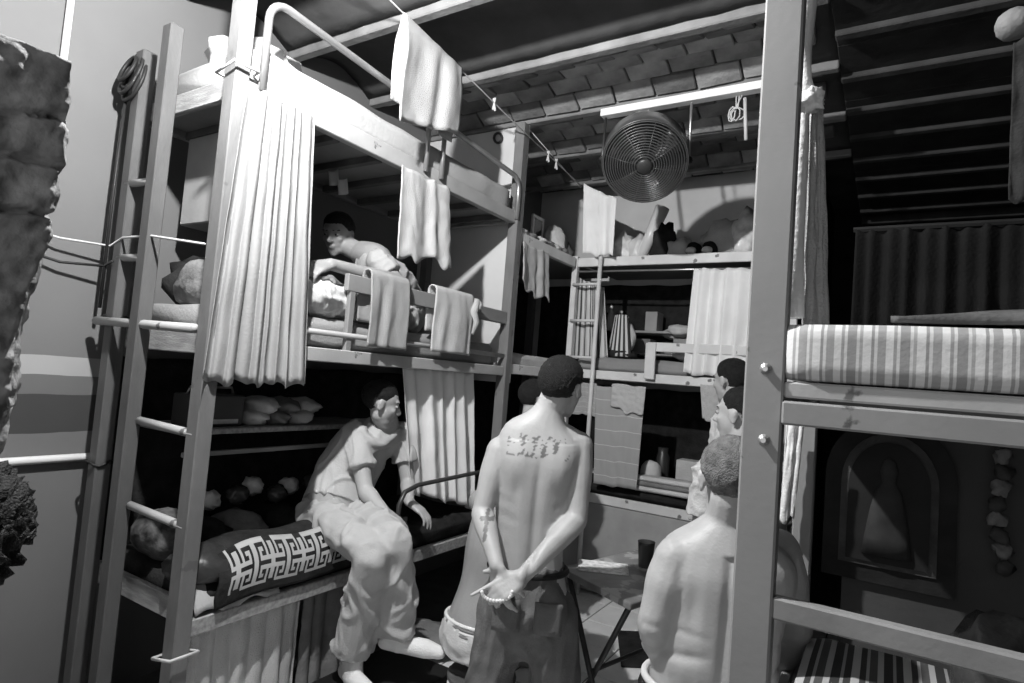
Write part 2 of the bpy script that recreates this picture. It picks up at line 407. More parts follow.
# rough stone jamb of the doorway the camera looks through
def stone_jamb():
    T = 1.15
    outl = [(68, 62), (63, 120), (52, 190), (44, 240), (28, 300), (12, 360), (2, 410), (-60, 683)]
    edge = [PT(px, py, T) for px, py in outl]
    back = V((ray(40, 200).x, ray(40, 200).y, 0)).normalized() * .22
    left = V((-back.y, back.x, 0)).normalized() * .55
    b0 = edge[-1].copy(); b0.z = 0; edge.append(b0)
    nv = 170
    def along(v):
        s = v * (len(edge) - 1); i = min(int(s), len(edge) - 2); return edge[i].lerp(edge[i + 1], s - i)
    bm = BM(); per = []
    for j in range(nv + 1):
        v = j / nv; e = along(v); ring = []
        for (a, b_) in [(k / 70, 0) for k in range(71)] + [(1, k / 5) for k in range(1, 6)] + [(1 - k / 14, 1) for k in range(1, 15)] + [(0, 1 - k / 12) for k in range(1, 12)]:
            p = e + left * a + back * b_
            p.z += a * .10 * (1 - v)
            n_ = noise.noise(p * 7) * .028 + noise.noise(p * 19) * .014 + .03 * abs(noise.noise(p * 5 + V((9, 1, 2)))) + .010 * noise.noise(p * 45) - .03 * math.exp(-(noise.noise(V((p.x * 3, p.y * 3, p.z * 7)) + V((2, 8, 1))) / .05) ** 2)
            if v < .999: p -= back.normalized() * n_ * (1 if b_ < .5 else -1); p -= left.normalized() * n_ * .6 * (1 - a)
            ring.append(bm.verts.new(p))
        per.append(ring)
    n = len(per[0])
    for A, B in zip(per, per[1:]):
        for k in range(n): bm.faces.new((A[k], A[(k + 1) % n], B[(k + 1) % n], B[k]))
    bm.faces.new(per[0][::-1]); bm.faces.new(per[-1])
    o = obj('wall_jamb', bm, M_STONE, None, True); o['label'] = 'rough dark stone door jamb at the near edge of the room'; struct(o)
stone_jamb()

# lamp: bare bulb on a cord (it hangs just above the picture's top edge)
lt = thing('hanging_bulb', 'bare lit bulb hanging on a cord above the aisle', 'lamp', LAMP)
obj('cord', tube(BM(), [LAMP + V((0, 0, .07)), LAMP + V((0, 0, .30))], .004, 6), M_WIRED, lt)
obj('socket', lathe(BM(), LAMP + V((0, 0, .035)), [(.016, 0), (.018, .02), (.016, .045), (.006, .055)], 12), M_PLASTD, lt)
m_em = bpy.data.materials.new('lit_bulb'); m_em.use_nodes = True; pb = m_em.node_tree.nodes['Principled BSDF']
pb.inputs['Emission Color'].default_value = (1, 1, 1, 1); pb.inputs['Emission Strength'].default_value = 30
bo = obj('bulb', lathe(BM(), LAMP + V((0, 0, -.035)), [(.004, 0), (.018, .006), (.028, .024), (.028, .04), (.018, .06), (.014, .075)], 16), m_em, lt, True)
bo.visible_shadow = True
ld = bpy.data.lights.new('bulb_light', 'POINT'); ld.energy = LAMP_POWER; ld.shadow_soft_size = .03
lo_ = bpy.data.objects.new('bulb_light', ld); COL.objects.link(lo_); lo_.location = V((0, 0, -.075)); lo_.parent = lt

# ================================================================== LEFT BUNK (three berths) with its ladder
XF = -2.10; XB = -2.87; YN, YE = 1.25, 3.28
lb = thing('bunk_bed', 'tall three-berth painted timber bunk bed with a ladder at its near end', 'bunk bed', (-2.48, 2.26, 0))
P = lambda n, lo, hi, m, bev=.004: obj(n, box(BM(), lo, hi, bev), m, lb)
P('post', (-2.14, YN, 0), (-2.07, YN + .06, 3.21), M_POST)
P('post', (-2.14, YE - .03, 0), (-2.07, YE + .03, 3.21), M_POST)
P('post', (-2.86, YE - .03, 0), (-2.80, YE + .03, 2.8), M_POST)
# back post and ladder rail at the near end, following the photo's line
P('post', (-2.83, YN, 0), (-2.765, YN + .06, 2.83), M_POSTD)
P('ladder_rail', (-2.555, YN - .035, 0), (-2.49, YN + .02, 2.86), M_POSTD)
for z, a, b in ((2.24, -2.80, -2.52), (1.92, -2.80, -2.52), (1.26, -2.52, -2.10), (.93, -2.52, -2.10)):
    obj('rung', tube(BM(), [(a, YN + .015, z), (b, YN + .015, z - .01)], .016, 8), M_RAILN, lb, True)
obj('end_rail', tube(BM(), [(-2.86, YN - .02, 1.645), (-2.14, YN - .005, 1.63)], .018, 8), M_RAILN, lb, True)
for z in (2.53, 1.54, .55):
    P('end_board', (-2.80, YN + .06, z), (-2.14, YN + .085, z + .085), M_WOOD)
    P('end_board', (-2.80, YE - .06, z), (-2.14, YE - .035, z + .085), M_WOOD)
# top berth
P('side_rail', (-2.125, YN + .06, 2.535), (-2.085, YE - .03, 2.615), M_RAILN)
P('side_rail', (-2.87, YN + .06, 2.535), (-2.83, YE - .03, 2.615), M_RAILG)
P('base_board', (-2.83, YN + .09, 2.565), (-2.125, YE - .06, 2.58), M_PLY)
for k in range(7):
    y = YN + .25 + k * .27
    P('slat', (-2.83, y, 2.530), (-2.125, y + .035, 2.565), M_DWOOD, .002)
# middle berth
P('side_rail', (-2.125, YN + .06, 1.545), (-2.085, YE - .03, 1.605), M_RAILN)
P('side_rail', (-2.87, YN + .06, 1.545), (-2.83, YE - .03, 1.605), M_RAILG)
P('base_board', (-2.83, YN + .09, 1.575), (-2.125, YE - .06, 1.59), M_PLY)
obj('side_tube', tube(BM(), [(-2.095, YN + .06, 1.672), (-2.095, YE - .03, 1.672)], .013, 8), M_RAILN, lb, True)
P('guard_board', (-2.12, 1.90, 1.875), (-2.09, YE - .03, 1.955), M_RAILG)
P('guard_strut', (-2.118, 1.92, 1.60), (-2.092, 1.955, 1.88), M_RAILG)
for k in range(6):
    y = YN + .3 + k * .3
    P('slat', (-2.83, y, 1.545), (-2.125, y + .04, 1.575), M_DWOOD, .002)
# lower berth
P('side_rail', (-2.125, YN + .06, .525), (-2.085, YE - .03, .585), M_WOOD)
P('side_rail', (-2.87, YN + .06, .525), (-2.83, YE - .03, .585), M_WOOD)
P('base_board', (-2.83, YN + .09, .555), (-2.125, YE - .06, .575), M_PLY)
# shelf hung under the middle berth against the wall
P('shelf_board', (-2.86, 1.45, 1.19), (-2.50, 2.6, 1.215), M_WOOD)
P('shelf_edge', (-2.50, 1.45, 1.10), (-2.48, 2.6, 1.12), M_RAILG, .002)
# plywood panel closing the far end
P('end_panel', (XW + .005, YE + .032, 1.50), (-2.075, YE + .05, 3.215), M_PANEL)
obj('hook_ring', tube(BM(), [PX(498 + 4 * math.cos(a), 138 + 5 * math.sin(a), 1, YE + .02) for a in [2 * PI * k / 14 for k in range(14)]], .009, 6, True), M_DMETAL, lb, True)
# bent tube guard of the top berth
def arc(c, r, a0, a1, ey, ez, n=6):
    return [V(c) + V(ey) * r * math.cos(a0 + (a1 - a0) * k / n) + V(ez) * r * math.sin(a0 + (a1 - a0) * k / n) for k in range(n + 1)]
Y1, Z1 = (0, 1, 0), (0, 0, 1); R_ = .08; ya, yb, zt = 1.365, 3.245, 2.93
pts = [V((-2.075, ya, 2.56))] + arc((-2.075, ya + R_, zt - R_), R_, PI, PI / 2, Y1, Z1) + arc((-2.075, yb - R_, zt - .10 - R_), R_, PI / 2, 0, Y1, Z1) + [V((-2.075, yb, 2.56))]
obj('guard_tube', tube(BM(), pts, .016, 8), M_METAL, lb, True)
for y in (2.33, 2.46): obj('guard_strut', tube(BM(), [(-2.072, y, 2.57), (-2.072, y, 2.88)], .013, 8), M_METAL, lb, True)
# bent tube at the lower berth
pts = [PX(398, 523, 0, -2.005), PX(399, 505, 0, -2.005), PX(405, 492, 0, -2.005), PX(418, 485, 0, -2.005), PX(470, 474, 0, -2.005), PX(490, 470, 0, -2.005)]
pts[0].z = .58
obj('bed_tube', tube(BM(), pts, .012, 8), M_DMETAL, lb, True)
for z in (1.66, 1.05): bm = tube(BM(), [(-2.80 + .045 * math.cos(a), YN + .03 + .045 * math.sin(a), z + .01 * math.sin(a * 3)) for a in [2 * PI * k / 14 for k in range(14)]], .006, 5, True); obj('post_tie', bm, M_WIRED, lb, True)
for z in (.47, 2.60): obj('post_tie', tube(BM(), [(-2.105 + .055 * c, YN + .03 + .05 * s, z + .012 * c) for c, s in ((-1, -1), (1, -1), (1, 1), (-1, 1))], .006, 5, True), M_WIRE, lb, True)

tag(mattress('mattress', (-2.80, YN + .10, 2.583), (-2.128 + .035, YE - .07, 2.745), M_MATT, 1), 'thin white mattress on the top berth of the bunk along the banded wall', 'mattress')
tag(mattress('mattress', (-2.80, YN + .10, 1.592), (-2.13, YE - .07, 1.74), M_SHEET, 2), 'grey sheeted mattress on the middle berth under the hunched man', 'mattress')
tag(mattress('mattress', (-2.80, YN + .10, .577), (-2.11, YE - .07, .69), M_DCLOTH, 3), 'dark covered mattress on the lowest berth under the seated man', 'mattress')

# ------------------------------------------------------------------ second bunk along the left wall, up to the corner
b2 = thing('bunk_bed', 'shorter bunk between the pale end panel and the far corner, with a shelf top', 'bunk bed', (-2.48, 3.75, 0))
P = lambda n, lo, hi, m, bev=.004: obj(n, box(BM(), lo, hi, bev), m, b2)
P('side_rail', (-2.125, YE + .055, 2.425), (-2.085, 4.16, 2.50), M_RAIL)
P('top_board', (-2.90, YE + .055, 2.47), (-2.125, 4.9, 2.495), M_PLY)
P('side_rail', (-2.125, YE + .055, 1.56), (-2.085, 4.16, 1.625), M_RAIL)
P('base_board', (-2.90, YE + .055, 1.57), (-2.125, 4.9, 1.59), M_PLY)
P('side_rail', (-2.125, YE + .055, .60), (-2.085, 4.16, .66), M_WOOD)
P('base_board', (-2.90, YE + .055, .61), (-2.125, 4.9, .63), M_PLY)
P('post', (-2.90, 4.84, 0), (-2.84, 4.90, 2.5), M_POST)
tag(mattress('mattress', (-2.85, YE + .07, 1.592), (-2.13, 4.8, 1.70), M_TOWELP, 4), 'pale quilted mattress on the middle berth in the far corner', 'mattress')

# ------------------------------------------------------------------ bunk across the back wall with its ladder
YK = 4.20
bk = thing('bunk_bed', 'wide pale bunk bed across the back wall with a narrow metal ladder', 'bunk bed', (-1.3, 4.6, 0))
P = lambda n, lo, hi, m, bev=.004: obj(n, box(BM(), lo, hi, bev), m, bk)
P('post', (-2.13, YK - .01, 0), (-2.085, YK + .035, 2.52), M_RAIL)
P('post', (-.55, YK - .01, 0), (-.505, YK + .035, 2.52), M_RAIL)
P('post', (-.55, 4.98, 0), (-.505, 5.03, 2.5), M_RAIL)
for z0, z1, m in ((2.435, 2.505, M_RAIL), (1.575, 1.640, M_RAIL), (.66, .725, M_RAIL)):
    P('side_rail', (-2.085, YK, z0), (-.55, YK + .03, z1), m)
    P('base_board', (-2.10, YK + .03, z1 - .03), (-.51, 5.03, z1 - .012), M_PLY)
P('front_panel', (-2.085, YK + .012, .02), (-.55, YK + .028, .655), mat('panel_grey', .36, .8, .15, 5, .1))
obj('ladder_rail', tube(BM(), [(-1.875, YK - .045, 0.0), (-1.875, YK - .045, 2.70)], .017, 8), M_RAIL, bk, True)
for z in (2.29, 2.01, 1.73, .98, .5): obj('rung', tube(BM(), [(-2.10, YK - .03, z), (-1.875, YK - .045, z)], .011, 6), M_RAIL, bk, True)
obj('curtain_rod', tube(BM(), [(-2.08, YK + .02, 2.40), (-.55, YK + .02, 2.39)], .008, 6), M_METAL, bk, True)
ga, gb = PX(648, 347, 1, YK - .02), PX(752, 351, 1, YK - .02)
P('guard_board', (ga.x, YK - .03, 1.80), (-.55, YK - .005, 1.865), M_RAIL)
P('guard_post', (ga.x - .01, YK - .045, 1.60), (ga.x + .065, YK - .02, 1.86), M_RAIL)
P('inner_shelf', (-2.0, 4.72, 1.98), (-1.25, 5.03, 2.0), M_WOOD)
P('inner_shelf', (-2.0, 4.72, 1.80), (-.9, 5.03, 1.815), M_WOOD)
tag(mattress('mattress', (-2.06, YK + .04, 1.632), (-.56, 4.98, 1.74), M_SHEET, 5), 'grey mattress on the middle berth of the back wall bunk', 'mattress')
tag(mattress('mattress', (-2.06, YK + .04, .717), (-.56, 4.98, .80), M_DCLOTH, 6), 'dark mattress on the lowest berth of the back wall bunk', 'mattress')

# ------------------------------------------------------------------ bunk at the right, its striped mattress towards the doorway
YR = 1.25
rb = thing('bunk_bed', 'painted steel bunk bed with a bolted post carrying the striped mattress', 'bunk bed', (.8, 1.66, 0))
P = lambda n, lo, hi, m, bev=.004: obj(n, box(BM(), lo, hi, bev), m, rb)
post = P('post', (-.240, YR, 0), (-.168, YR + .045, 3.22), M_POSTR)
for px, py in ((766, 369), (764, 440)):
    c = PX(px, py, 1, YR); o = obj('bolt', lathe(BM(), c + V((0, .002, 0)), [(.0115, 0), (.0115, .003), (.008, .005), (.008, .011), (.005, .013)], 10, V((0, -1, 0))), M_METAL, post)
P('post', (1.78, YR, 0), (1.85, YR + .045, 3.22), M_POSTR)
P('post', (-.235, 2.08, 0), (-.18, 2.13, 1.72), M_POSTR)
P('post', (1.78, 2.08, 0), (1.85, 2.13, 1.72), M_POSTR)
P('side_rail', (-.168, YR + .004, 1.549), (1.78, YR + .034, 1.580), M_RAILN)
P('side_board', (-.168, YR - .012, 1.498), (1.78, YR + .018, 1.543), M_POSTR)
P('guard_board', (-.168, YR + .002, 1.135), (1.78, YR + .03, 1.176), M_RAILG)
P('side_rail', (-.168, YR + .004, .70), (1.78, YR + .034, .76), M_RAILG)
P('side_rail', (-.18, 2.09, 1.53), (1.78, 2.12, 1.58), M_RAILG)
P('base_board', (-.20, YR + .03, 1.556), (1.78, 2.09, 1.572), M_PLY)
P('base_board', (-.20, YR + .03, .73), (1.78, 2.09, .75), M_PLY)
for x in (-.235, 1.79):
    P('end_rail', (x, YR + .045, 1.53), (x + .03, 2.08, 1.575), M_RAILG)
    P('end_rail', (x, YR + .045, .70), (x + .03, 2.08, .745), M_RAILG)
M_STR = stripes('striped_ticking', [(0, .60), (.14, .32), (.20, .56), (.26, .28), (.44, .55), (.50, .36), (.56, .60), (.72, .28), (.78, .55), (.84, .32)], 24, 'X')
M_STR2 = stripes('striped_blanket', [(0, .5), (.16, .06), (.28, .4), (.34, .1), (.5, .45), (.62, .05), (.8, .35), (.86, .06)], 17, 'X')
tag(mattress('mattress', (-.1665, YR - .005, 1.584), (1.77, 2.07, 1.692), M_STR, 7, .006, .014, 22, .02), 'striped ticking mattress on the berth beside the bolted post', 'mattress')
tag(mattress('mattress', (-.166, YR + .04, .752), (1.77, 2.07, .865), M_STR2, 8), 'dark striped blanket over the low berth under the guard board', 'mattress')

# ================================================================== CLOTHS, CURTAINS, TOWELS
OUT = V((1, 0, 0)); XO = -2.055
q = lambda px, py, x=XO: PX(px, py, 0, x)
def z_at(p, z): p = p.copy(); p.z = z; return p
# big pale curtain hung from the top rail beside the near post
tag(curtain('curtain', z_at(q(246, 98), 2.55), z_at(q(314, 131), 2.55), q(200, 382), q(307, 386), OUT, .018, 9, 3, M_CURTN, nu=150, nv=34, grow=.55, th=.002), 'long pale gathered curtain hung from the top berth beside the near post', 'curtain')
# white curtain hanging under the middle berth
xc = -2.165; a, b, c, d = z_at(q(401, 362, xc), 1.56), z_at(q(474, 362, xc), 1.56), q(408, 492, xc), q(474, 508, xc)
tag(curtain('curtain', a, b, c, d, OUT, .022, 6, 8, M_CURT, nu=110, nv=26, grow=.5, th=.002), 'white gathered curtain hung under the middle berth beyond the seated man', 'curtain')
# curtain under the lower berth
tag(curtain('curtain', (-2.155, 1.33, .55), (-2.155, 1.86, .55), (-2.15, 1.33, .02), (-2.15, 1.86, .02), OUT, .018, 7, 15, M_TOWELP, nu=110, grow=.5, th=.002), 'grey gathered curtain closing the storage under the lowest berth', 'curtain')
tag(curtain('curtain', (-2.175, 1.90, .55), (-2.175, 2.29, .55), (-2.17, 1.90, .02), (-2.17, 2.29, .02), OUT, .02, 5, 22, M_MCLOTH, nu=80, grow=.3), 'dark quilted cloth hung under the lowest berth behind the seated man\'s shin', 'curtain')

def rail_towel(name, pts, x, front, back, seed, m, label, cat='towel', grp=None, **kw):
    """towel over a rail between two pixels on the plane x"""
    a = q(*pts[0], x); b = q(*pts[1], x); zz = (a.z + b.z) / 2
    return tag(drape(name, z_at(a, zz), z_at(b, zz), OUT, front, back, kw.pop('r', .022), seed, m, **kw), label, cat, grp)
rail_towel('towel', ((367, 276), (406, 283)), -2.085, .335, .22, 31, M_TOWELG, 'grey terry towel draped over the guard board by the hunched man', r=.028)
rail_towel('towel', ((432, 292), (470, 297)), -2.085, .33, .22, 37, M_TOWELP, 'pale grey towel draped over the guard board beyond the darker towel', r=.028, amp=.008)
# towel hung below the top rail from the guard struts
a, b = q(401, 181, -2.05), q(449, 197, -2.05); zz = 2.53
tag(curtain('towel', V((-2.05, a.y, zz)), V((-2.05, b.y, zz)), V((-2.045, a.y + .02, 2.10)), V((-2.045, b.y + .06, 2.10)), OUT, .012, 3, 41, M_TOWEL, nu=50, grow=.5, th=.006, hem=.03), 'white towel hung from the edge of the top berth', 'towel')
# clothes line and its towel
la, lb_ = PX(392, 2, 2, 3.20), V((-2.09, 4.16, 3.07)); la2 = la + (la - lb_) * .28
tag(obj('clothes_line', tube(BM(), [la2, la, la.lerp(lb_, .5) - V((0, 0, .01)), lb_], .004, 5), M_WIRE, None, True), 'thin pale clothes line strung from the ceiling to the far corner', 'clothes line')
def on_line(px):                                   # where the line passes a picture column
    lo, hi = 0., 1.
    for _ in range(40):
        m = (lo + hi) / 2; p = la.lerp(lb_, m); c = ROT.transposed() @ (p - CAM); x = CX + F * c.x / -c.z
        if x < px: lo = m
        else: hi = m
    return la.lerp(lb_, lo)
ta, tb = on_line(404), on_line(461)
wd = (tb - ta); wd.z = 0; nrm = V((wd.y, -wd.x, 0))
tag(drape('towel', ta, tb, nrm, .44, .40, .010, 43, M_TOWEL, amp=.014, nf=2.5, nu=36, skew=-.35), 'white towel folded over the clothes line above the top berth', 'towel')
tag(obj('clothes_line', tube(BM(), [PX(528, 128, 1, YE + .05), V((-2.06, 4.16, 3.02))], .003, 5), M_WIRE, None, True), 'short wire from the pale end panel to the far corner', 'clothes line')
for k, px in enumerate((494, 548, 556)):
    p = on_line(px); bm = BM()
    bar(bm, p + V((-.006, 0, .02)), p + V((.010, .005, -.06)), .008, .012); bar(bm, p + V((.008, 0, .02)), p + V((-.008, .005, -.05)), .008, .012)
    tag(obj('clothes_peg', bm, M_WIRE), 'small pale clothes peg on the clothes line', 'peg', 'pegs on the clothes line')
# cloth at the far end of the line, above the corner
tag(curtain('cloth', PX(584, 184, 1, 4.12), PX(617, 199, 1, 4.12), PX(583, 253, 1, 4.12), PX(614, 256, 1, 4.12), (0, -1, 0), .02, 2.2, 51, M_CURT, nu=40, grow=.5), 'pale cloth hung from the end of the clothes line in the corner', 'cloth')
# cloths on the corner bunk
a, b = q(523, 241, -2.07), q(549, 251, -2.07)
tag(curtain('cloth', V((-2.07, a.y, 2.43)), V((-2.07, b.y, 2.43)), V((-2.06, a.y - .01, 2.16)), V((-2.06, b.y + .03, 2.08)), OUT, .012, 3, 55, M_TOWELP, nu=40, grow=.5, hem=.03), 'pale cloth hung under the top shelf of the corner bunk', 'cloth')
bm = BM(); tube(bm, [q(477, 300), q(473, 312), q(476, 322), q(472, 334)], [.02, .028, .022, .012], 8); lump(bm, q(478, 306), (.025, .025, .03), 3, .4)
tag(obj('rag', bm, M_TOWEL, None, True), 'twisted white rag knotted to the guard board', 'cloth')
for k in range(3):
    y = 2.72 + k * .16
    tag(obj('cushion', lump(BM(), (-2.42, y, 1.80), (.17, .085, .075), k + 60, .18, flat=1.735), (M_MCLOTH, M_LCLOTH, M_MCLOTH)[k], None, True), ('dark bundle of clothes on the middle berth behind the towels', 'pale bundle of clothes on the middle berth behind the towels', 'grey bundle of clothes at the end of the middle berth')[k], 'clothes')

# back bunk: curtains and cloths
yk = YK - .012
tag(curtain('curtain', (PX(694, 270, 1, yk).x, yk, 2.39), (-.57, yk, 2.385), (PX(684, 372, 1, yk).x, yk - .01, 1.655), (-.57, yk - .01, 1.655), (0, -1, 0), .018, 7, 61, M_CURT, nu=120, grow=.4, th=.002), 'pale pleated curtain on the rod of the back wall bunk', 'curtain')
M_TIG = stripes('striped_cloth', [(0, .6), (.3, .10), (.42, .5), (.6, .07), (.8, .55)], 5, 'X')
tag(curtain('curtain', (-2.10, YK + .055, 2.36), (-1.87, YK + .055, 2.28), (-2.10, YK + .06, 1.72), (-1.80, YK + .06, 1.74), (0, -1, 0), .02, 3, 66, M_TIG, nu=60, grow=.4), 'dark and pale striped curtain behind the narrow ladder', 'curtain')
M_BLKT = stripes('grey_blanket_lines', [(0, .36), (.86, .62), (.9, .36)], 6.5, 'Y')
tag(curtain('towel', PX(596, 386, 1, yk - .03), PX(645, 389, 1, yk - .03), PX(594, 484, 1, yk - .03), PX(636, 490, 1, yk - .03), (0, -1, 0), .008, 1.5, 71, M_BLKT, nu=40, grow=.6), 'grey towel with thin pale lines hung under the back bunk rail', 'towel')
tag(curtain('towel', PX(575, 382, 1, yk - .02), PX(597, 384, 1, yk - .02), PX(570, 414, 1, yk - .02), PX(596, 416, 1, yk - .02), (0, -1, 0), .006, 1.2, 72, M_BLKT, nu=30, grow=.6), 'short grey lined towel hung behind the ladder of the back bunk', 'towel')
tag(curtain('cloth', PX(612, 384, 1, yk - .05), PX(646, 387, 1, yk - .05), PX(610, 410, 1, yk - .05), PX(643, 415, 1, yk - .05), (0, -1, 0), .006, 1.5, 74, M_TOWEL, nu=30, grow=.6, hem=.03), 'small white cloth hung over the grey lined towel', 'cloth')
tag(curtain('cloth', PX(700, 384, 1, yk), PX(722, 386, 1, yk), PX(702, 418, 1, yk), PX(716, 422, 1, yk), (0, -1, 0), .006, 1.2, 75, M_TOWEL, nu=20, grow=.6), 'white cloth hung under the back bunk rail near the far head', 'cloth')
tag(obj('pillow', lump(BM(), (PX(705, 370, 1, 4.5).x, 4.40, 1.80), (.21, .12, .065), 77, .12, flat=1.735), M_LCLOTH, None, True), 'pale pillow behind the guard board of the back bunk', 'pillow')

# right bunk: tied white curtain, hanging curtains, dark curtain behind
k0 = PX(809, 98, 1, 1.36)
rt = thing('curtain', 'pale curtain tied in a knot behind the bolted post', 'curtain', (k0.x, 1.36, 1.70))
bm = BM(); tube(bm, [PX(806, -60, 1, 1.36), PX(806, 0, 1, 1.36), PX(805, 50, 1, 1.36), PX(806, 80, 1, 1.36), k0], [.026, .024, .016, .012, .016], 14)
for v in bm.verts: v.co += V((noise.noise(v.co * 40), noise.noise(v.co * 37 + V((3, 0, 0))), 0)) * .008
obj('gathered_top', bm, M_WHITE, rt, True)
bm = lump(BM(), k0 + V((0, 0, -.005)), (.030, .026, .024), 5, .7, 3); obj('knot', bm, M_WHITE, rt, True)

obj('hanging_tail', tube(BM(), [PX(803, 100, 1, 1.36), PX(801, 160, 1, 1.37), PX(796, 240, 1, 1.37), PX(795, 318, 1, 1.37)], [.012, .014, .016, .018], 12), M_LCLOTH, rt, True)
tag(curtain('curtain', PX(811, 108, 1, 1.40), PX(822, 106, 1, 1.42), PX(802, 330, 1, 1.40), PX(829, 330, 1, 1.46), (1, -1, 0), .006, 2.2, 81, M_TOWELG, nu=40, grow=.3), 'narrow grey curtain hanging beside the knot at the bolted post', 'curtain')
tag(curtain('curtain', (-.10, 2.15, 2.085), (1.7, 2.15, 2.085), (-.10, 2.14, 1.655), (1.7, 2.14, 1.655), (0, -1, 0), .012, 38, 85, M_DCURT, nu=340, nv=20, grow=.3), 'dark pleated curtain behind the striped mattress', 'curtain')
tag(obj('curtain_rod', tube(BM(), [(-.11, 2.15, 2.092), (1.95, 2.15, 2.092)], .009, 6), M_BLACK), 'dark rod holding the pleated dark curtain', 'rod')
a, b, c, d = PX(786, 424, 1, 2.02), PX(803, 424, 1, 2.02), PX(778, 520, 1, 2.02), PX(792, 520, 1, 2.02)
tag(curtain('curtain', a, b, c, d, (0, -1, 0), .010, 2, 88, M_WHITE, nu=30, grow=.4), 'short white curtain at the end of the low berth behind the bolted post', 'curtain')
# bedding on the striped mattress
def _bl(u, v):
    x = .0 + 1.25 * u; e = math.sin(PI * min(1, max(0, v))) ** .5
    h = .016 + e * (.045 * math.exp(-((x - .16) / .10) ** 2) + .13 * (1 / (1 + math.exp(-(x - .42) / .06))) + .012 * noise.noise(V((u * 11, v * 4, 0))))
    return (x + .03 * math.sin(v * 4), 1.285 + .05 * noise.noise(V((u * 5, 0, 3))) * (1 - v) + v * .60, 1.690 + h)
me = grid_mesh('blanket', _bl, 70, 24)
tag(solid(link('blanket', me, mat('dark_blanket', .09, .9, .4, 12, .4, 70, spec=.1), None, True), .012), 'rumpled dark blanket on the striped mattress', 'blanket')
bm = BM()
for k in range(7): tube(bm, [(.02 + .03 * k + random.uniform(-.02, .02), 1.50 + random.uniform(-.03, .03), 1.702), (.08 + .03 * k + random.uniform(-.03, .05), 1.52 + random.uniform(-.03, .05), 1.715), (.13 + .03 * k, 1.54 + random.uniform(-.03, .03), 1.702)], .004, 5)
o = tag(obj('string', bm, M_LCLOTH, None, True), 'loose tangle of pale string on the striped mattress', 'string', kind='stuff')

# greek key blanket on the lower berth
def key_blanket():
    rows = ["1111110000111111", "1000010110100001", "1011010110101101", "1010010110100101", "1011111111111101", "1000000110000001", "1011111111111101", "1010010110100101", "1011010110101101", "1000010110100001", "1111110000111111"]
    nr = len(rows); nc = 16; rep = 5; nu = nc * rep; bord = 2; nv = nr + bord * 2 + 14
    y0, y1 = 1.40, 2.16
    prof = []
    def fn(u, v):
        y = y0 + (y1 - y0) * u; s = v * .40                       # from inside over the edge
        rise = .02 * math.sin(u * 9) + .05 * math.sin(PI * u)
        if s < .20: return (-2.33 + s * .9, y, .74 + rise + .02 * math.sin(s * 20))
        t = s - .20; a = min(1, t / .12)
        return (-2.15 + .075 * math.sin(a * PI / 2), y + .01 * math.sin(t * 30), .76 + rise * (1 - a * .6) - max(0, t) * .85 + .01)
    me = grid_mesh('blanket', fn, nu, nv); me.materials.append(M_DCLOTH); me.materials.append(M_MATT)
    for p in me.polygons:
        j, i = divmod(p.index, nu); r = j - 15
        p.material_index = 1 if (0 <= r < nr and rows[r][i % nc] == '1' and i > 4) else 0
    o = link('blanket', me, None, None, True); solid(o, .012); tag(o, 'black blanket with a white key pattern border on the lowest berth', 'blanket')
key_blanket()
M_FLOR = mat('floral_dark', .08, .85, 1.0, 16, .4, 60)
tag(obj('pillow', lump(BM(), (-2.50, 1.42, .79), (.17, .11, .10), 11, .15, flat=.69), M_FLOR, None, True), 'dark flowered pillow at the ladder end of the lowest berth', 'pillow')
bm = lump(BM(), (-2.22, 1.42, .72), (.13, .13, .085), 12, .2, flat=.69); tag(obj('duffel_bag', bm, mat('dark_leather', .03, .4, .4, 8, .4, 30, spec=.5), None, True), 'shiny dark bag on the lowest berth beside the near post', 'bag')
me = grid_mesh('sheet', lambda u, v: (-2.20 + .11 * v, 1.33 + .36 * u, .70 - .11 * v * v + .015 * math.sin(u * 12)), 24, 10)
tag(solid(link('cloth', me, M_MATT, None, True), .006), 'white cloth edge under the shiny dark bag', 'cloth')
for k, (y, z, m) in enumerate(((1.80, .745, M_MCLOTH), (2.02, .74, M_DCLOTH), (1.615, .745, M_DCLOTH))):
    tag(obj('clothes', lump(BM(), (-2.56, y, z), (.18, .085, .075), 20 + k, .3, flat=.69), m, None, True), ('grey heap of clothes on the lowest berth', 'black folded clothes on the lowest berth behind the seated man', 'black heap of clothes behind the flowered pillow')[k], 'clothes')
for k in range(6):
    y = 1.70 + k * .11; tag(obj('plastic_bag', lump(BM(), (-2.66 + .05 * (k % 2), y, .86 + .02 * (k % 3)), (.055, .05, .045), 30 + k, .28, 3), (M_BAG, M_BAGD)[k % 2], None, True), ('pale crumpled plastic bag at the wall side of the lowest berth', 'dark crumpled plastic bag at the wall side of the lowest berth')[k % 2], 'bag', ('pale plastic bags on the lowest berth', 'dark plastic bags on the lowest berth')[k % 2])

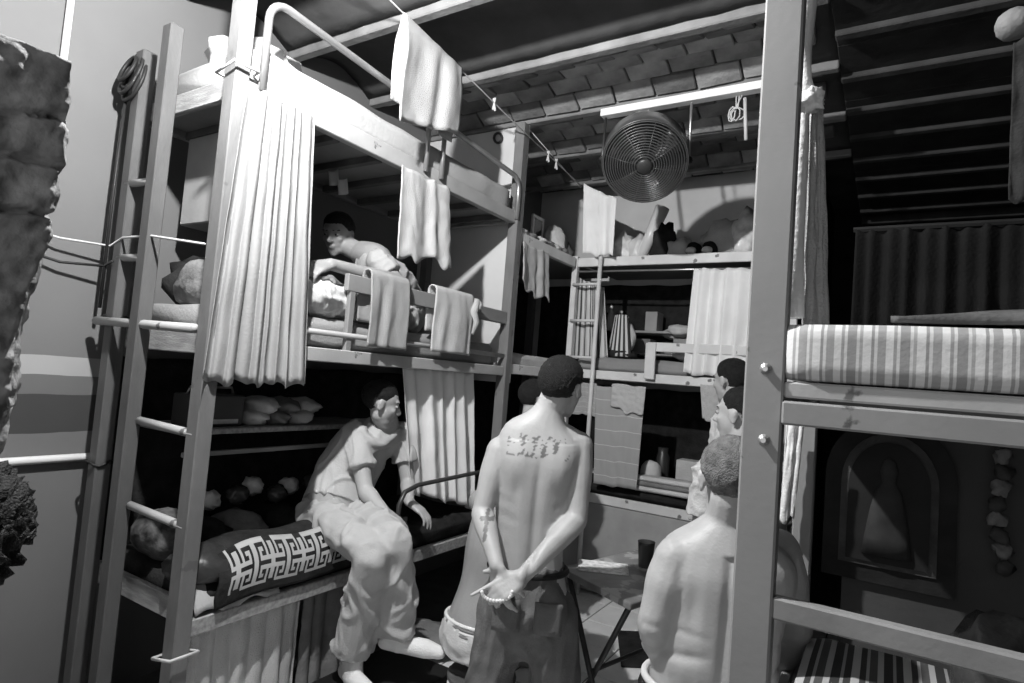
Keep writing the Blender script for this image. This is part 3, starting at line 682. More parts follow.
# ================================================================== FURNITURE AND SMALL THINGS
# folding table
tz = .72
c00, c10, c11, c01 = PX(566, 572, 2, tz), PX(650, 612, 2, tz), PX(694, 572, 2, tz), PX(632, 545, 2, tz)
M_TOP = mat('table_top', .20, .35, .5, 5, .15, 20, spec=.5, chips=(.42, .56))
tt = thing('folding_table', 'dark worn folding table with crossed legs beside the standing man', 'table', ((c00 + c11) / 2) * 1)
tt.location.z = 0; WLOC[tt.name] = V(tt.location)
ctr = (c00 + c10 + c11 + c01) / 4
ex = (c10 - c00 + c11 - c01) / 2; ey = (c01 - c00 + c11 - c10) / 2
ex, ey = V((ex.x, ex.y, 0)), V((ey.x, ey.y, 0)); ey = ey - ex * (ex.dot(ey) / ex.length_squared) * .6
hw, hd = ex / 2, ey / 2
def slab(bm, c, hx, hy, z0, z1):
    b_ = [c + hx * sx + hy * sy for sx, sy in ((-1, -1), (1, -1), (1, 1), (-1, 1))]
    lo_v = [bm.verts.new((p.x, p.y, z0)) for p in b_]; hi_v = [bm.verts.new((p.x, p.y, z1)) for p in b_]
    bm.faces.new(lo_v[::-1]); bm.faces.new(hi_v)
    for k in range(4): bm.faces.new((lo_v[k], lo_v[(k + 1) % 4], hi_v[(k + 1) % 4], hi_v[k]))
    bmesh.ops.bevel(bm, geom=list({e for v in lo_v + hi_v for e in v.link_edges}), offset=.006, segments=2, affect='EDGES', profile=.5); return bm
obj('table_top', slab(BM(), ctr, hw, hd, tz - .028, tz), M_TOP, tt)
for s in (-.86, .86):
    base = ctr + hd * s; base.z = 0
    for k in (-1, 1):
        a = base - hw * .8 * k; b_ = base + hw * .8 * k + V((0, 0, tz - .03)); off = ey.normalized() * (.014 * k)
        obj('leg', tube(BM(), [a + off + V((0, 0, .012)), b_ + off], .012, 8), M_DMETAL, tt, True)
obj('crossbar', tube(BM(), [ctr - hd * .86 + V((0, 0, -.36)), ctr + hd * .86 + V((0, 0, -.36))], .009, 8), M_DMETAL, tt, True)
cp = PX(645, 567, 2, tz)
bm = lathe(BM(), (cp.x, cp.y, tz + .001), [(.030, 0), (.031, .01), (.038, .10), (.040, .115), (.036, .115), (.028, .012)], 18)
tag(obj('cup', bm, M_PLASTD, None, True), 'dark tumbler on the worn folding table', 'cup')
pp = PX(603, 568, 2, tz)
tag(obj('newspaper', (lambda bm: slab(bm, V((pp.x, pp.y, 0)), V((.10, .05, 0)), V((-.03, .07, 0)), tz + .001, tz + .007))(BM()), mat('newsprint', .70, .8, .35, 40, .1)), 'crumpled newspaper sheet on the worn folding table', 'newspaper')

# low step under the seated man's feet, board and mat on the floor
f1 = PX(350, 676, 2, .17)
st = thing('low_bench', 'low black bench under the seated man\'s feet', 'bench', (-1.98, f1.y + .05, 0))
obj('bench_top', box(BM(), (-2.06, f1.y - .38, .135), (-1.66, f1.y + .36, .165), .004), M_BLACK, st)
for dy in (-.34, .32): obj('bench_leg', box(BM(), (-2.04, f1.y + dy - .015, 0), (-1.68, f1.y + dy + .015, .134), .003), M_BLACK, st)
p = PX(425, 640, 2, .05)
bm = lump(BM(), (p.x, p.y, .07), (.22, .14, .07), 91, .2, flat=.002); tag(obj('floor_cloth', bm, M_MCLOTH, None, True), 'grey folded cloth on the tiles behind the low black bench', 'cloth')
p = PX(652, 650, 2, .0)
tag(obj('floor_mat', (lambda bm: slab(bm, p, V((.16, .12, 0)), V((-.10, .22, 0)), .001, .012))(BM()), M_DCLOTH), 'dark mat on the tiles beside the folding table', 'mat')
for k in range(3):
    p = V((-2.42, 1.98 + .12 * k, .0))
    tag(obj('storage_sack', lump(BM(), p + V((0, .02 + .05 * k, .16)), (.12, .075, .17), 95 + k, .25, flat=.002), (M_BAGD, M_MCLOTH, M_BAGD)[k], None, True), 'dark sack stored under the lowest berth behind the curtain', 'sack', 'sacks under the lowest berth')

# fan hung from a white bar under the third beam
ba, bb = PX(602, 118, 1, 3.30), PX(800, 87, 1, 3.30); ba.z = bb.z = 3.19
tag(obj('ceiling_bar', bar(BM(), ba, bb, .06, .045), mat('white_paint', .78, .5, .08, 5)), 'white steel bar fixed under the ceiling beam, carrying the fan', 'bar')
fc = PT(645, 158, 3.50); ax = (CAM - fc).normalized(); ax = (ax + V((0, 0, -.45))).normalized(); fr = .245
ft = thing('drum_fan', 'round dark drum fan with ringed grille hung under the white bar', 'fan', fc)
fs, fu = frame_from(ax)
obj('drum', lathe(BM(), fc - ax * .09, [(fr * .55, -.03), (fr * .92, 0), (fr, .02), (fr, .16), (fr * .985, .172), (fr * .965, .165), (fr * .955, .03), (fr * .5, .012)], 40, ax), M_FANM, ft, True)
for k in range(15):
    r = fr * (.95 - k * .056)
    obj('grille_ring', tube(BM(), [fc + ax * (.075 + .06 * (1 - (r / fr) ** 2)) + (fs * math.cos(a) + fu * math.sin(a)) * r for a in [2 * PI * j / 40 for j in range(40)]], .0035, 5, True), M_FANM, ft, True)
for k in range(8):
    a = PI * k / 4 + .2; d_ = fs * math.cos(a) + fu * math.sin(a)
    obj('grille_spoke', tube(BM(), [fc + ax * .134 + d_ * .03, fc + ax * .120 + d_ * fr * .5, fc + ax * .074 + d_ * fr * .96], .003, 5), M_FANM, ft, True)
obj('hub', lathe(BM(), fc + ax * .128, [(.045, 0), (.045, .012), (.035, .02), (.0, .022)], 20, ax), M_DMETAL, ft, True)
for k in range(5):
    a0 = 2 * PI * k / 5; bm = BM(); rows_ = []
    for i in range(7):
        r = .04 + (fr * .88 - .04) * i / 6; wv = .22 + .22 * i / 6
        rows_.append([bm.verts.new(fc + ax * (.02 + .03 * s * (1 - i / 10)) + (fs * math.cos(a0 + s * wv) + fu * math.sin(a0 + s * wv)) * r) for s in (-1, -.3, .3, 1)])
    for A, B in zip(rows_, rows_[1:]):
        for i in range(3): bm.faces.new((A[i], A[i + 1], B[i + 1], B[i]))
    solid(obj('blade', bm, M_DMETAL, ft, True), .003)
for px0, py0, px1, py1 in ((639, 120, 642, 131), (648, 119, 653, 131)):
    a = PX(px0, py0, 1, 3.31); a.z = 3.17; obj('hanger', bar(BM(), a, PT(px1, py1 + 10, 3.52), .02, .006), M_WIRE, ft)
for px, off in ((606, -1), (691, 1)):
    a = PX(px, 116 if off < 0 else 113, 1, 3.31); a.z = 3.17
    e = fc + (fs if fs.dot(ROT @ V((1, 0, 0))) > 0 else -fs) * fr * 1.0 * off + ax * .03
    obj('bracket', tube(BM(), [a, a.lerp(e, .3) + V((0, 0, -.01)), e], .008, 6), M_METAL if off > 0 else M_DMETAL, ft, True)
    obj('bracket_knob', lathe(BM(), e - ax * .01, [(.02, 0), (.022, .012), (.012, .02)], 10, ax), M_BLACK, ft, True)
wp = PX(738, 100, 1, 3.32)
wt = thing('dangling_wires', 'tangle of pale wires dangling from the white bar', 'wires', wp)
for k in range(3):
    a = PX(736 + 3 * k, 104, 1, 3.32); pts = [a + V((-.02 + (.022 + .008 * k) * math.cos(j * .8 + k), .02 * math.sin(j * .5), -.05 + (.045 - .008 * k) * math.sin(j * .8 + k))) for j in range(9)]
    obj('wire', tube(BM(), [V((a.x, a.y, 3.17))] + pts, .004, 5), M_WIRE, wt, True)
obj('stick', tube(BM(), [PX(745, 98, 1, 3.33), PX(746, 140, 1, 3.33)], .010, 6), M_WIRE, wt, True)

# left wall: conduit, wires, pipe, coil of cable
p = PX(69, 20, 0, XW + .02)
tag(obj('conduit', tube(BM(), [(XW + .015, p.y, 1.9), (XW + .015, p.y, 3.38)], .014, 8), M_PLAST, None, True), 'white vertical conduit on the banded wall', 'conduit')
p0, p1 = PX(0, 463, 0, XW + .02), PX(77, 456, 0, XW + .02)
tag(obj('pipe', tube(BM(), [V((XW + .02, -.2, 1.055)), V((XW + .02, 2.0, 1.055))], .017, 8), M_PLAST, None, True), 'white horizontal pipe low on the banded wall', 'pipe')
tag(obj('wire', tube(BM(), [PX(20, 226, 0, XW + .03), PX(60, 238, 0, XW + .06), PX(110, 246, 0, XW + .09), V((-2.76, YN + .0, 2.0)), V((-2.5, YN - .02, 1.99)), V((-2.13, YN - .01, 1.94))], .005, 5), M_WIRE, None, True), 'pale wire running from the banded wall past the ladder', 'wire')
tag(obj('wire', tube(BM(), [PX(20, 249, 0, XW + .03), PX(60, 262, 0, XW + .05), PX(104, 266, 0, XW + .09), V((-2.80, YN - .01, 1.90))], .006, 5), M_WIRED, None, True), 'black wire sagging across the banded wall', 'wire')
bm = BM(); cc = V((-2.80, YN + .02, 2.74))
for k in range(4):
    r = .06 + .012 * k; tube(bm, [cc + V((-.03 + r * math.cos(a) * .8, -.045 + .01 * k + .02 * math.sin(a), -.04 * (k % 2) + r * math.sin(a))) for a in [2 * PI * j / 20 for j in range(20)]], .008, 6, True)
tag(obj('cable_coil', bm, M_WIRED, None, True), 'coil of black cable hung on the back post by the ladder', 'cable')
tag(obj('cable', tube(BM(), [V((-2.85, YN - .01, 2.68)), V((-2.86, YN - .012, 2.2)), V((-2.86, YN - .012, 1.7))], .007, 6), M_WIRED, None, True), 'black cable running down the back post by the ladder', 'cable')

# things in the left bunk
tag(obj('storage_box', box(BM(), (-2.80, 1.50, 2.12), (-2.50, 1.86, 2.529), .006), M_CARD), 'grey box hung beneath the top berth by the ladder', 'box')
tag(obj('storage_box', box(BM(), (-2.47, 1.55, 2.20), (-2.30, 1.80, 2.529), .006), mat('pale_card', .5, .8, .1)), 'paler narrow box hung beneath the top berth beside the grey one', 'box')
tag(obj('clothes', lump(BM(), (-2.45, 1.44, 1.82), (.15, .075, .11), 101, .3, flat=1.735), M_MCLOTH, None, True), 'grey heap of clothes on the middle berth behind the pale curtain', 'clothes')
tag(obj('clothes', lump(BM(), (-2.68, 1.62, 1.85), (.12, .20, .13), 102, .3, flat=1.735), M_DCLOTH, None, True), 'black heap of clothes on the middle berth by the wall', 'clothes')
tag(obj('blanket', lump(BM(), (-2.50, 1.60, 2.82), (.22, .22, .14), 103, .28, flat=2.742), M_LCLOTH, None, True), 'rumpled pale blanket heaped on the top berth at the ladder end', 'blanket')
for k, (px, py) in enumerate(((333, 170), (342, 179))):
    p = PX(px, py, 1, 2.05); tag(solid(link('paper', grid_mesh('paper', lambda u, v: p + V((.07 * (u - .5) + .02 * v, .01 * math.sin(u * 3), -.08 * v)), 6, 6), M_PLAST, None, True), .001), ('small white paper hanging under the top berth', 'smaller paper slip hanging under the top berth')[k], 'paper')
p = PX(412, 262, 0, -2.5); tag(obj('pillow', lump(BM(), (-2.72, 2.62, 1.93), (.09, .12, .20), 104, .18, flat=1.735), M_LCLOTH, None, True), 'pale pillow propped behind the hunched man', 'pillow')
rx = thing('radio', 'dark radio on the shelf under the middle berth', 'radio', (-2.62, 1.63, 1.216))
obj('case', box(BM(), (-2.70, 1.50, 1.216), (-2.55, 1.76, 1.36), .008), M_PLASTD, rx)
obj('dial', box(BM(), (-2.549, 1.53, 1.23), (-2.545, 1.73, 1.25), .001), M_LCLOTH, rx)
obj('handle', tube(BM(), [(-2.62, 1.52, 1.36), (-2.62, 1.53, 1.39), (-2.62, 1.73, 1.39), (-2.62, 1.74, 1.36)], .006, 6), M_METAL, rx, True)
for k in range(6):
    y = 1.84 + .13 * (k % 3) + .05 * (k // 3); z = 1.216 + .055 * (k // 3)
    tag(obj('folded_clothes', lump(BM(), (-2.64, y, z + .035), (.13, .075, .045), 110 + k, .25, flat=z), (M_LCLOTH, M_MCLOTH, M_TOWELP)[k % 3], None, True), ('pale folded garment on the shelf under the middle berth', 'dark folded garment on the shelf under the middle berth', 'light grey folded garment on the shelf under the middle berth')[k % 3], 'clothes', ('pale garments on the shelf', 'dark garments on the shelf', 'light grey garments on the shelf')[k % 3])
tag(curtain('shade_backdrop', (XW + .05, YN + .1, 1.50), (XW + .05, YE - .02, 1.50), (XW + .05, YN + .1, .60), (XW + .05, YE - .02, .60), OUT, .008, 4, 120, M_DCLOTH), 'dark shade sheet added on the wall behind the lowest berth', 'blanket')  # these four dark sheets are added in place of shade inside the berths
tag(curtain('shade_backdrop', (XW + .05, YE + .1, 2.40), (XW + .05, 4.98, 2.40), (XW + .05, YE + .1, .70), (XW + .05, 4.98, .70), OUT, .008, 4, 121, M_DCLOTH), 'dark shade sheet added on the wall of the corner bunk', 'blanket')
tag(curtain('shade_backdrop', (-2.84, 5.0, 2.42), (-.5, 5.0, 2.42), (-2.84, 5.0, 1.70), (-.5, 5.0, 1.70), (0, -1, 0), .008, 6, 122, M_DCLOTH), 'dark shade sheet added on the back wall above the middle berth', 'blanket')
tag(curtain('shade_backdrop', (-2.84, 5.0, 1.53), (-.5, 5.0, 1.53), (-2.84, 5.0, .78), (-.5, 5.0, .78), (0, -1, 0), .008, 6, 123, M_DCLOTH), 'dark shade sheet added on the back wall above the lowest berth', 'blanket')

# top of the corner bunk: mirror, bouquet-like bundle, folded cloths
mc = PX(540, 193, 0, -2.35)
mt_ = thing('mirror', 'small white framed mirror standing on the corner bunk', 'mirror', (mc.x, mc.y, 2.497))
w_, h_ = .085, .30
for lo, hi in (((-.01, -w_, 0), (.01, w_, .025)), ((-.01, -w_, h_ - .025), (.01, w_, h_)), ((-.01, -w_, .025), (.01, -w_ + .02, h_ - .025)), ((-.01, w_ - .02, .025), (.01, w_, h_ - .025))):
    obj('frame_side', box(BM(), V((mc.x, mc.y, 2.497)) + V(lo), V((mc.x, mc.y, 2.497)) + V(hi), .002), M_PLAST, mt_)
obj('glass', box(BM(), (mc.x - .004, mc.y - w_ + .02, 2.52), (mc.x + .004, mc.y + w_ - .02, 2.497 + h_ - .025), 0), M_GLASS, mt_)
for k, (px, py, rx_, rz_) in enumerate(((556, 214, .10, .14), (564, 222, .10, .09), (549, 226, .08, .06))):
    p = PX(px, py, 0, -2.3); tag(obj('clothes', lump(BM(), (p.x, p.y, 2.497 + rz_ * .9), (.10, rx_, rz_), 130 + k, .3, 3, flat=2.497), (M_LCLOTH, M_MCLOTH, M_DCLOTH)[k], None, True), ('pale crumpled bundle on the corner bunk beside the mirror', 'grey crumpled bundle on the corner bunk near the hung cloth', 'black bundle on the corner bunk under the mirror')[k], 'clothes')
for k in range(6):
    y = 3.42 + .12 * k; tag(obj('folded_clothes', lump(BM(), (-2.15, y, 2.52), (.06, .07, .028), 140 + k, .35, flat=2.497), (M_LCLOTH, M_MCLOTH)[k % 2], None, True), ('pale folded garment along the top edge of the corner bunk', 'grey folded garment along the top edge of the corner bunk')[k % 2], 'clothes', ('pale garments on the corner bunk', 'grey garments on the corner bunk')[k % 2])

# clutter on top of the back bunk
zt_ = 2.494
def at_back(px, y): return PX(px, 240, 1, y).x
for k, (px, rx_, rz_, m, lab) in enumerate((
    (624, .085, .10, M_BAG, 'shiny plastic bag on the back bunk beside the hung pale cloth'), (640, .06, .09, M_PLAST, 'white crumpled bundle on the back bunk next to the shiny bag'),
    (664, .09, .13, M_DCLOTH, 'black cloth bundle on the back bunk under the leaning roll'), (681, .08, .08, M_LCLOTH, 'pale soft bundle on the back bunk beside the black shoes'),
    (724, .13, .13, M_TOWELP, 'large grey sack on the back bunk beside the black shoes'), (745, .09, .15, M_BAG, 'crumpled white plastic sack on the back bunk behind the bolted post'))):
    x = at_back(px, 4.42); tag(obj('bundle', lump(BM(), (x, 4.42, zt_ + rz_ * 1.0), (rx_ * 1.15, .10, rz_ * 1.3), 150 + k, .35, 2.6, flat=zt_), m, None, True), lab, 'bundle')
x = at_back(657, 4.52); tag(obj('paper_roll', tube(BM(), [(x - .06, 4.36, zt_ + .03), (x + .07, 4.40, zt_ + .42)], [.04, .055], 14), M_PLAST, None, True), 'white paper roll leaning on the back bunk', 'roll')
for k, px in enumerate((693, 709)):
    x = at_back(px, 4.30); s = thing('shoe', 'black shoe with a pale toe cap on the top of the back bunk', 'shoe', (x, 4.34, zt_), 'shoes on the back bunk')
    obj('upper', lump(BM(), (x, 4.36, zt_ + .06), (.055, .12, .065), 160 + k, .1, flat=zt_ + .02), M_DCLOTH, s, True)
    obj('sole', lump(BM(), (x, 4.36, zt_ + .014), (.058, .128, .02), 165, .02, flat=zt_), M_BLACK, s, True)
    obj('toe_cap', lump(BM(), (x, 4.262, zt_ + .045), (.038, .03, .028), 166, .05), M_PLAST, s, True)

# inside the back bunk: bottles, boxes, striped bag
def bottle(px, y, z, h, r, m, lab, grp=None):
    x = PX(px, 300, 1, y).x; t = thing('bottle', lab, 'bottle', (x, y, z), grp)
    obj('body', lathe(BM(), (x, y, z), [(r, 0), (r, h * .6), (r * .8, h * .7), (r * .35, h * .82), (r * .35, h * .9)], 12), m, t, True)
    obj('cap', lathe(BM(), (x, y, z + h * .9), [(r * .42, 0), (r * .42, h * .1)], 10), M_PLAST, t)
bottle(612, 4.80, 2.001, .21, .03, M_PLAST, 'tall white bottle on the inner shelf of the back bunk')
bottle(622, 4.82, 2.001, .17, .04, M_TOWELG, 'wide grey bottle on the inner shelf of the back bunk')
bottle(629, 4.80, 2.001, .12, .025, M_PLASTD, 'small dark bottle on the inner shelf of the back bunk')
for k, (px, z, w, h, m, lab) in enumerate(((642, 1.816, .09, .12, M_MCLOTH, 'grey box under the inner shelf of the back bunk'), (672, 1.816, .07, .10, M_PLASTD, 'dark box under the inner shelf of the back bunk'), (684, 1.816, .07, .13, M_CARD, 'cardboard box under the inner shelf next to the curtain'), (652, 2.001, .05, .16, M_CARD, 'upright carton on the inner shelf of the back bunk'))):
    x = PX(px, 330, 1, 4.8).x; tag(obj('carton', box(BM(), (x - w, 4.76, z), (x + w, 4.92, z + h), .004), m), lab, 'box')
for k, px in enumerate((676, 684)):
    x = PX(px, 320, 1, 4.85).x; tag(obj('folded_clothes', lump(BM(), (x, 4.70 - .1 * k + .16, 1.99 + .02 * k), (.10, .09, .05), 170 + k, .3), M_LCLOTH, None, True), 'pale folded cloth stacked inside the back bunk beside the curtain', 'clothes', 'cloths inside the back bunk')
M_BAGS = stripes('striped_bag', [(0, .65), (.25, .05), (.5, .6), (.75, .06)], 2.5, 'X')
x = PX(622, 340, 1, 4.4).x; bg_ = thing('striped_bag', 'dark and white striped bag hanging inside the back bunk', 'bag', (x, 4.40, 1.745))
obj('bag_body', lump(BM(), (x, 4.42, 1.90), (.10, .05, .15), 171, .2, flat=1.745), M_TIG, bg_, True)
me = grid_mesh('bag_face', lambda u, v: (x + (.18 * u - .09) * (.6 + .5 * v), 4.36 - .03 * math.sin(PI * u), 2.08 - .32 * v), 16, 10); solid(link('bag_face', me, M_BAGS, bg_, True), .004)
x = PX(658, 338, 1, 4.45).x; tag(obj('bowl', lathe(BM(), (x, 4.74, 1.816), [(.03, 0), (.06, .03), (.07, .055), (.064, .055), (.03, .01)], 18), M_PLAST, None, True), 'white bowl under the inner shelf of the back bunk', 'bowl')
tag(obj('bundle', lump(BM(), (PX(620, 362, 1, 4.5).x, 4.42, 1.775), (.18, .10, .05), 175, .3, flat=1.738), M_DCLOTH, None, True), 'black bundle on the grey mattress of the back bunk', 'bundle')
# lower berth of the back bunk
jx = PX(653, 470, 1, 4.45).x
tag(obj('cushion', lump(BM(), (jx, 4.40, .90), (.08, .08, .11), 180, .12, flat=.80), M_LCLOTH, None, True), 'small pale bolster on the lowest berth of the back bunk', 'cushion')
tag(obj('jar', lathe(BM(), (jx + .02, 4.60, .80), [(.05, 0), (.055, .03), (.055, .22), (.04, .25), (.04, .29)], 14), M_PLASTD, None, True), 'dark jar behind the pale bolster', 'jar')
tag(obj('carton', box(BM(), (jx + .14, 4.55, .80), (jx + .30, 4.70, 1.02), .004), M_LCLOTH), 'pale carton on the lowest berth of the back bunk', 'box')
tag(obj('carton', box(BM(), (jx + .32, 4.50, .80), (jx + .50, 4.70, .96), .004), M_DCLOTH), 'black carton beside the pale carton on the lowest berth', 'box')
M_FB = stripes('folded_stripes', [(0, .45), (.5, .15)], 3, 'Y')
for k in range(3):
    z = .732 + .036 * k; x0 = PX(636, 490, 1, 4.25).x
    tag(mattress('folded_blanket', (x0, 4.21, z + .07 - .0), (x0 + .42, 4.34, z + .104), (M_LCLOTH, M_MCLOTH, M_LCLOTH)[k], 185 + k, .004, .012), ('pale folded blanket at the bottom of the stack on the back bunk', 'grey folded blanket between two pale ones on the back bunk', 'pale folded blanket on top of the stack on the back bunk')[k], 'blanket')
tag(obj('grey_cap', lump(BM(), PX(1016, 24, 1, 1.9), (.045, .05, .035), 190, .1), M_MCLOTH, None, True), 'pale rounded cap hung at the edge above the dark curtain', 'cap')
tag(curtain('cloth', PX(1014, 40, 1, 1.7), PX(1060, 34, 1, 1.7), PX(1010, 196, 1, 1.7), PX(1060, 205, 1, 1.7), (0, -1, 0), .006, 1.5, 191, M_DCLOTH, nu=20), 'dark cloth hung above the far end of the striped mattress', 'cloth')
for k in range(9):
    p = PX(1000 + 4 * math.sin(k), 440 + 16 * k, 1, YP - .05); tag(obj('paper_flower', lump(BM(), p, (.022, .02, .022), 200 + k, .8, 4, 2), (M_MUR2, M_MCLOTH)[k % 2], None, True), ('dark paper flower of the garland on the partition', 'pale paper flower of the garland on the partition')[k % 2], 'garland', ('dark garland flowers', 'pale garland flowers')[k % 2])
p = PX(1005, 620, 1, 1.75); tag(obj('carrier_bag', lump(BM(), (p.x, 1.75, .98), (.10, .10, .13), 210, .35, flat=.868), M_BAGD, None, True), 'dark plastic carrier bag on the striped blanket of the low berth', 'bag')

# ================================================================== PEOPLE
UP = V((0, 0, 1))
def bone(bm, a, b, ra, rb, bulge=0.0, bp=.35, n=14, flat=1.0, side=None, capb=True):
    """tapered limb segment with rounded ends; flat squeezes it across 'side' normal"""
    a, b = V(a), V(b); d = b - a; L = d.length; dn = d.normalized(); s, u = frame_from(d, side if side is not None else UP)
    K = 8; rings = []
    for i in range(-2, K + (3 if capb else 1)):
        if i < 0: t = 0; r = ra * (math.cos((-i) * PI / 6)); off = -ra * math.sin((-i) * PI / 6) * .9
        elif i > K: t = 1; r = rb * math.cos((i - K) * PI / 6); off = rb * math.sin((i - K) * PI / 6) * .9
        else: t = i / K; r = ra + (rb - ra) * t + bulge * math.exp(-((t - bp) / .25) ** 2); off = 0
        c = a + d * t + dn * off
        rings.append([bm.verts.new(c + (s * math.cos(2 * PI * k / n) + u * flat * math.sin(2 * PI * k / n)) * r) for k in range(n)])
    for A, B in zip(rings, rings[1:]):
        for k in range(n): bm.faces.new((A[k], A[(k + 1) % n], B[(k + 1) % n], B[k]))
    bm.faces.new(rings[0][::-1]); bm.faces.new(rings[-1])
def catmull(P, t):
    n = len(P) - 1; s = min(max(t, 0), .99999) * n; i = int(s); f = s - i
    p0, p1, p2, p3 = P[max(i - 1, 0)], P[i], P[i + 1], P[min(i + 2, n)]
    return tuple(.5 * (2 * b + (c - a) * f + (2 * a - 5 * b + 4 * c - d) * f * f + (3 * b - a - 3 * c + d) * f ** 3) for a, b, c, d in zip(p0, p1, p2, p3))
def torso(bm, rings, side, n=24, K=28):
    """rings: [(centre, halfwidth, halfdepth)] along the spine; side = the body's right"""
    data = [(c.x, c.y, c.z, w, d) for c, w, d in rings]; out = []
    side = V(side).normalized()
    for i in range(K + 1):
        t = i / K; q0 = catmull(data, t); qa = catmull(data, max(0, t - .02)); qb = catmull(data, min(1, t + .02))
        ax = (V(qb[:3]) - V(qa[:3])).normalized(); s = (side - ax * side.dot(ax)).normalized(); f = ax.cross(s)
        ring = []
        for k in range(n):
            a = 2 * PI * k / n; ca, sa = math.cos(a), math.sin(a)
            ca = math.copysign(abs(ca) ** .85, ca); sa = math.copysign(abs(sa) ** .85, sa)
            ring.append(bm.verts.new(V(q0[:3]) + s * ca * q0[3] + f * sa * q0[4]))
        out.append(ring)
    for A, B in zip(out, out[1:]):
        for k in range(n): bm.faces.new((A[k], A[(k + 1) % n], B[(k + 1) % n], B[k]))
    bm.faces.new(out[0][::-1]); bm.faces.new(out[-1])
def rotd(v, axis, ang): return Matrix.Rotation(ang, 3, axis) @ v
def hand(bm, wrist, d, nrm, thumb, curl=(.5, .5, .5, .5), s=1.0, spread=.06, thumb_curl=.3):
    """d along the hand, nrm = back-of-hand normal (fingers curl away from it), thumb = side the thumb is on"""
    d = V(d).normalized(); nrm = V(nrm); nrm = (nrm - d * nrm.dot(d)).normalized(); sd = d.cross(nrm).normalized()
    if sd.dot(V(thumb)) < 0: sd = -sd
    w = V(wrist)
    for k in range(4):                                   # palm as four rays, index side first
        o = sd * (.030 - .020 * k) * s
        bone(bm, w + sd * (.018 - .012 * k) * s + d * .005, w + o + d * (.088 - .004 * abs(k - 1)) * s, .017 * s, .0125 * s, 0, n=10)
    L = ((.044, .026, .020), (.050, .030, .021), (.046, .028, .020), (.036, .021, .018))
    axis = nrm.cross(d).normalized()
    for k in range(4):
        p = w + sd * (.030 - .020 * k) * s + d * (.090 - .004 * abs(k - 1)) * s
        dd = (d + sd * spread * (1.5 - k)).normalized(); c = curl[k]
        for j, l in enumerate(L[k]):
            dd = rotd(dd, axis, c * (.55, .95, .75)[j]) if rotd(nrm, axis, .3).dot(d) > 0 else rotd(dd, axis, -c * (.55, .95, .75)[j])
            q_ = p + dd * l * s; bone(bm, p, q_, (.0098 - .0009 * j) * s, (.0090 - .0009 * j) * s, 0, n=8); p = q_
    p = w + sd * .026 * s + d * .022 * s; dd = (d * .75 + sd * .75 - nrm * .25).normalized()
    for j, l in enumerate((.042, .034, .026)):
        q_ = p + dd * l * s; bone(bm, p, q_, (.0145, .0115, .010)[j] * s, (.0115, .010, .0085)[j] * s, 0, n=8); p = q_
        dd = (dd * (1 - thumb_curl * .5) + d * thumb_curl * .6 - nrm * thumb_curl * .2).normalized()
def foot(bm, ankle, toe_dir, s=1.0, z0=None):
    """shoe-less foot; sole at z0"""
    a = V(ankle); f = V(toe_dir); f.z = 0; f.normalize(); z0 = a.z - .07 if z0 is None else z0
    heel = V((a.x, a.y, z0 + .032 * s)) - f * .04 * s; ball = V((a.x, a.y, z0 + .026 * s)) + f * .13 * s; toe = V((a.x, a.y, z0 + .02 * s)) + f * .19 * s
    bone(bm, heel, ball, .034 * s, .036 * s, 0, n=12); bone(bm, ball, toe, .036 * s, .024 * s, 0, n=12); bone(bm, a, heel.lerp(ball, .35), .042 * s, .040 * s, 0, n=12)
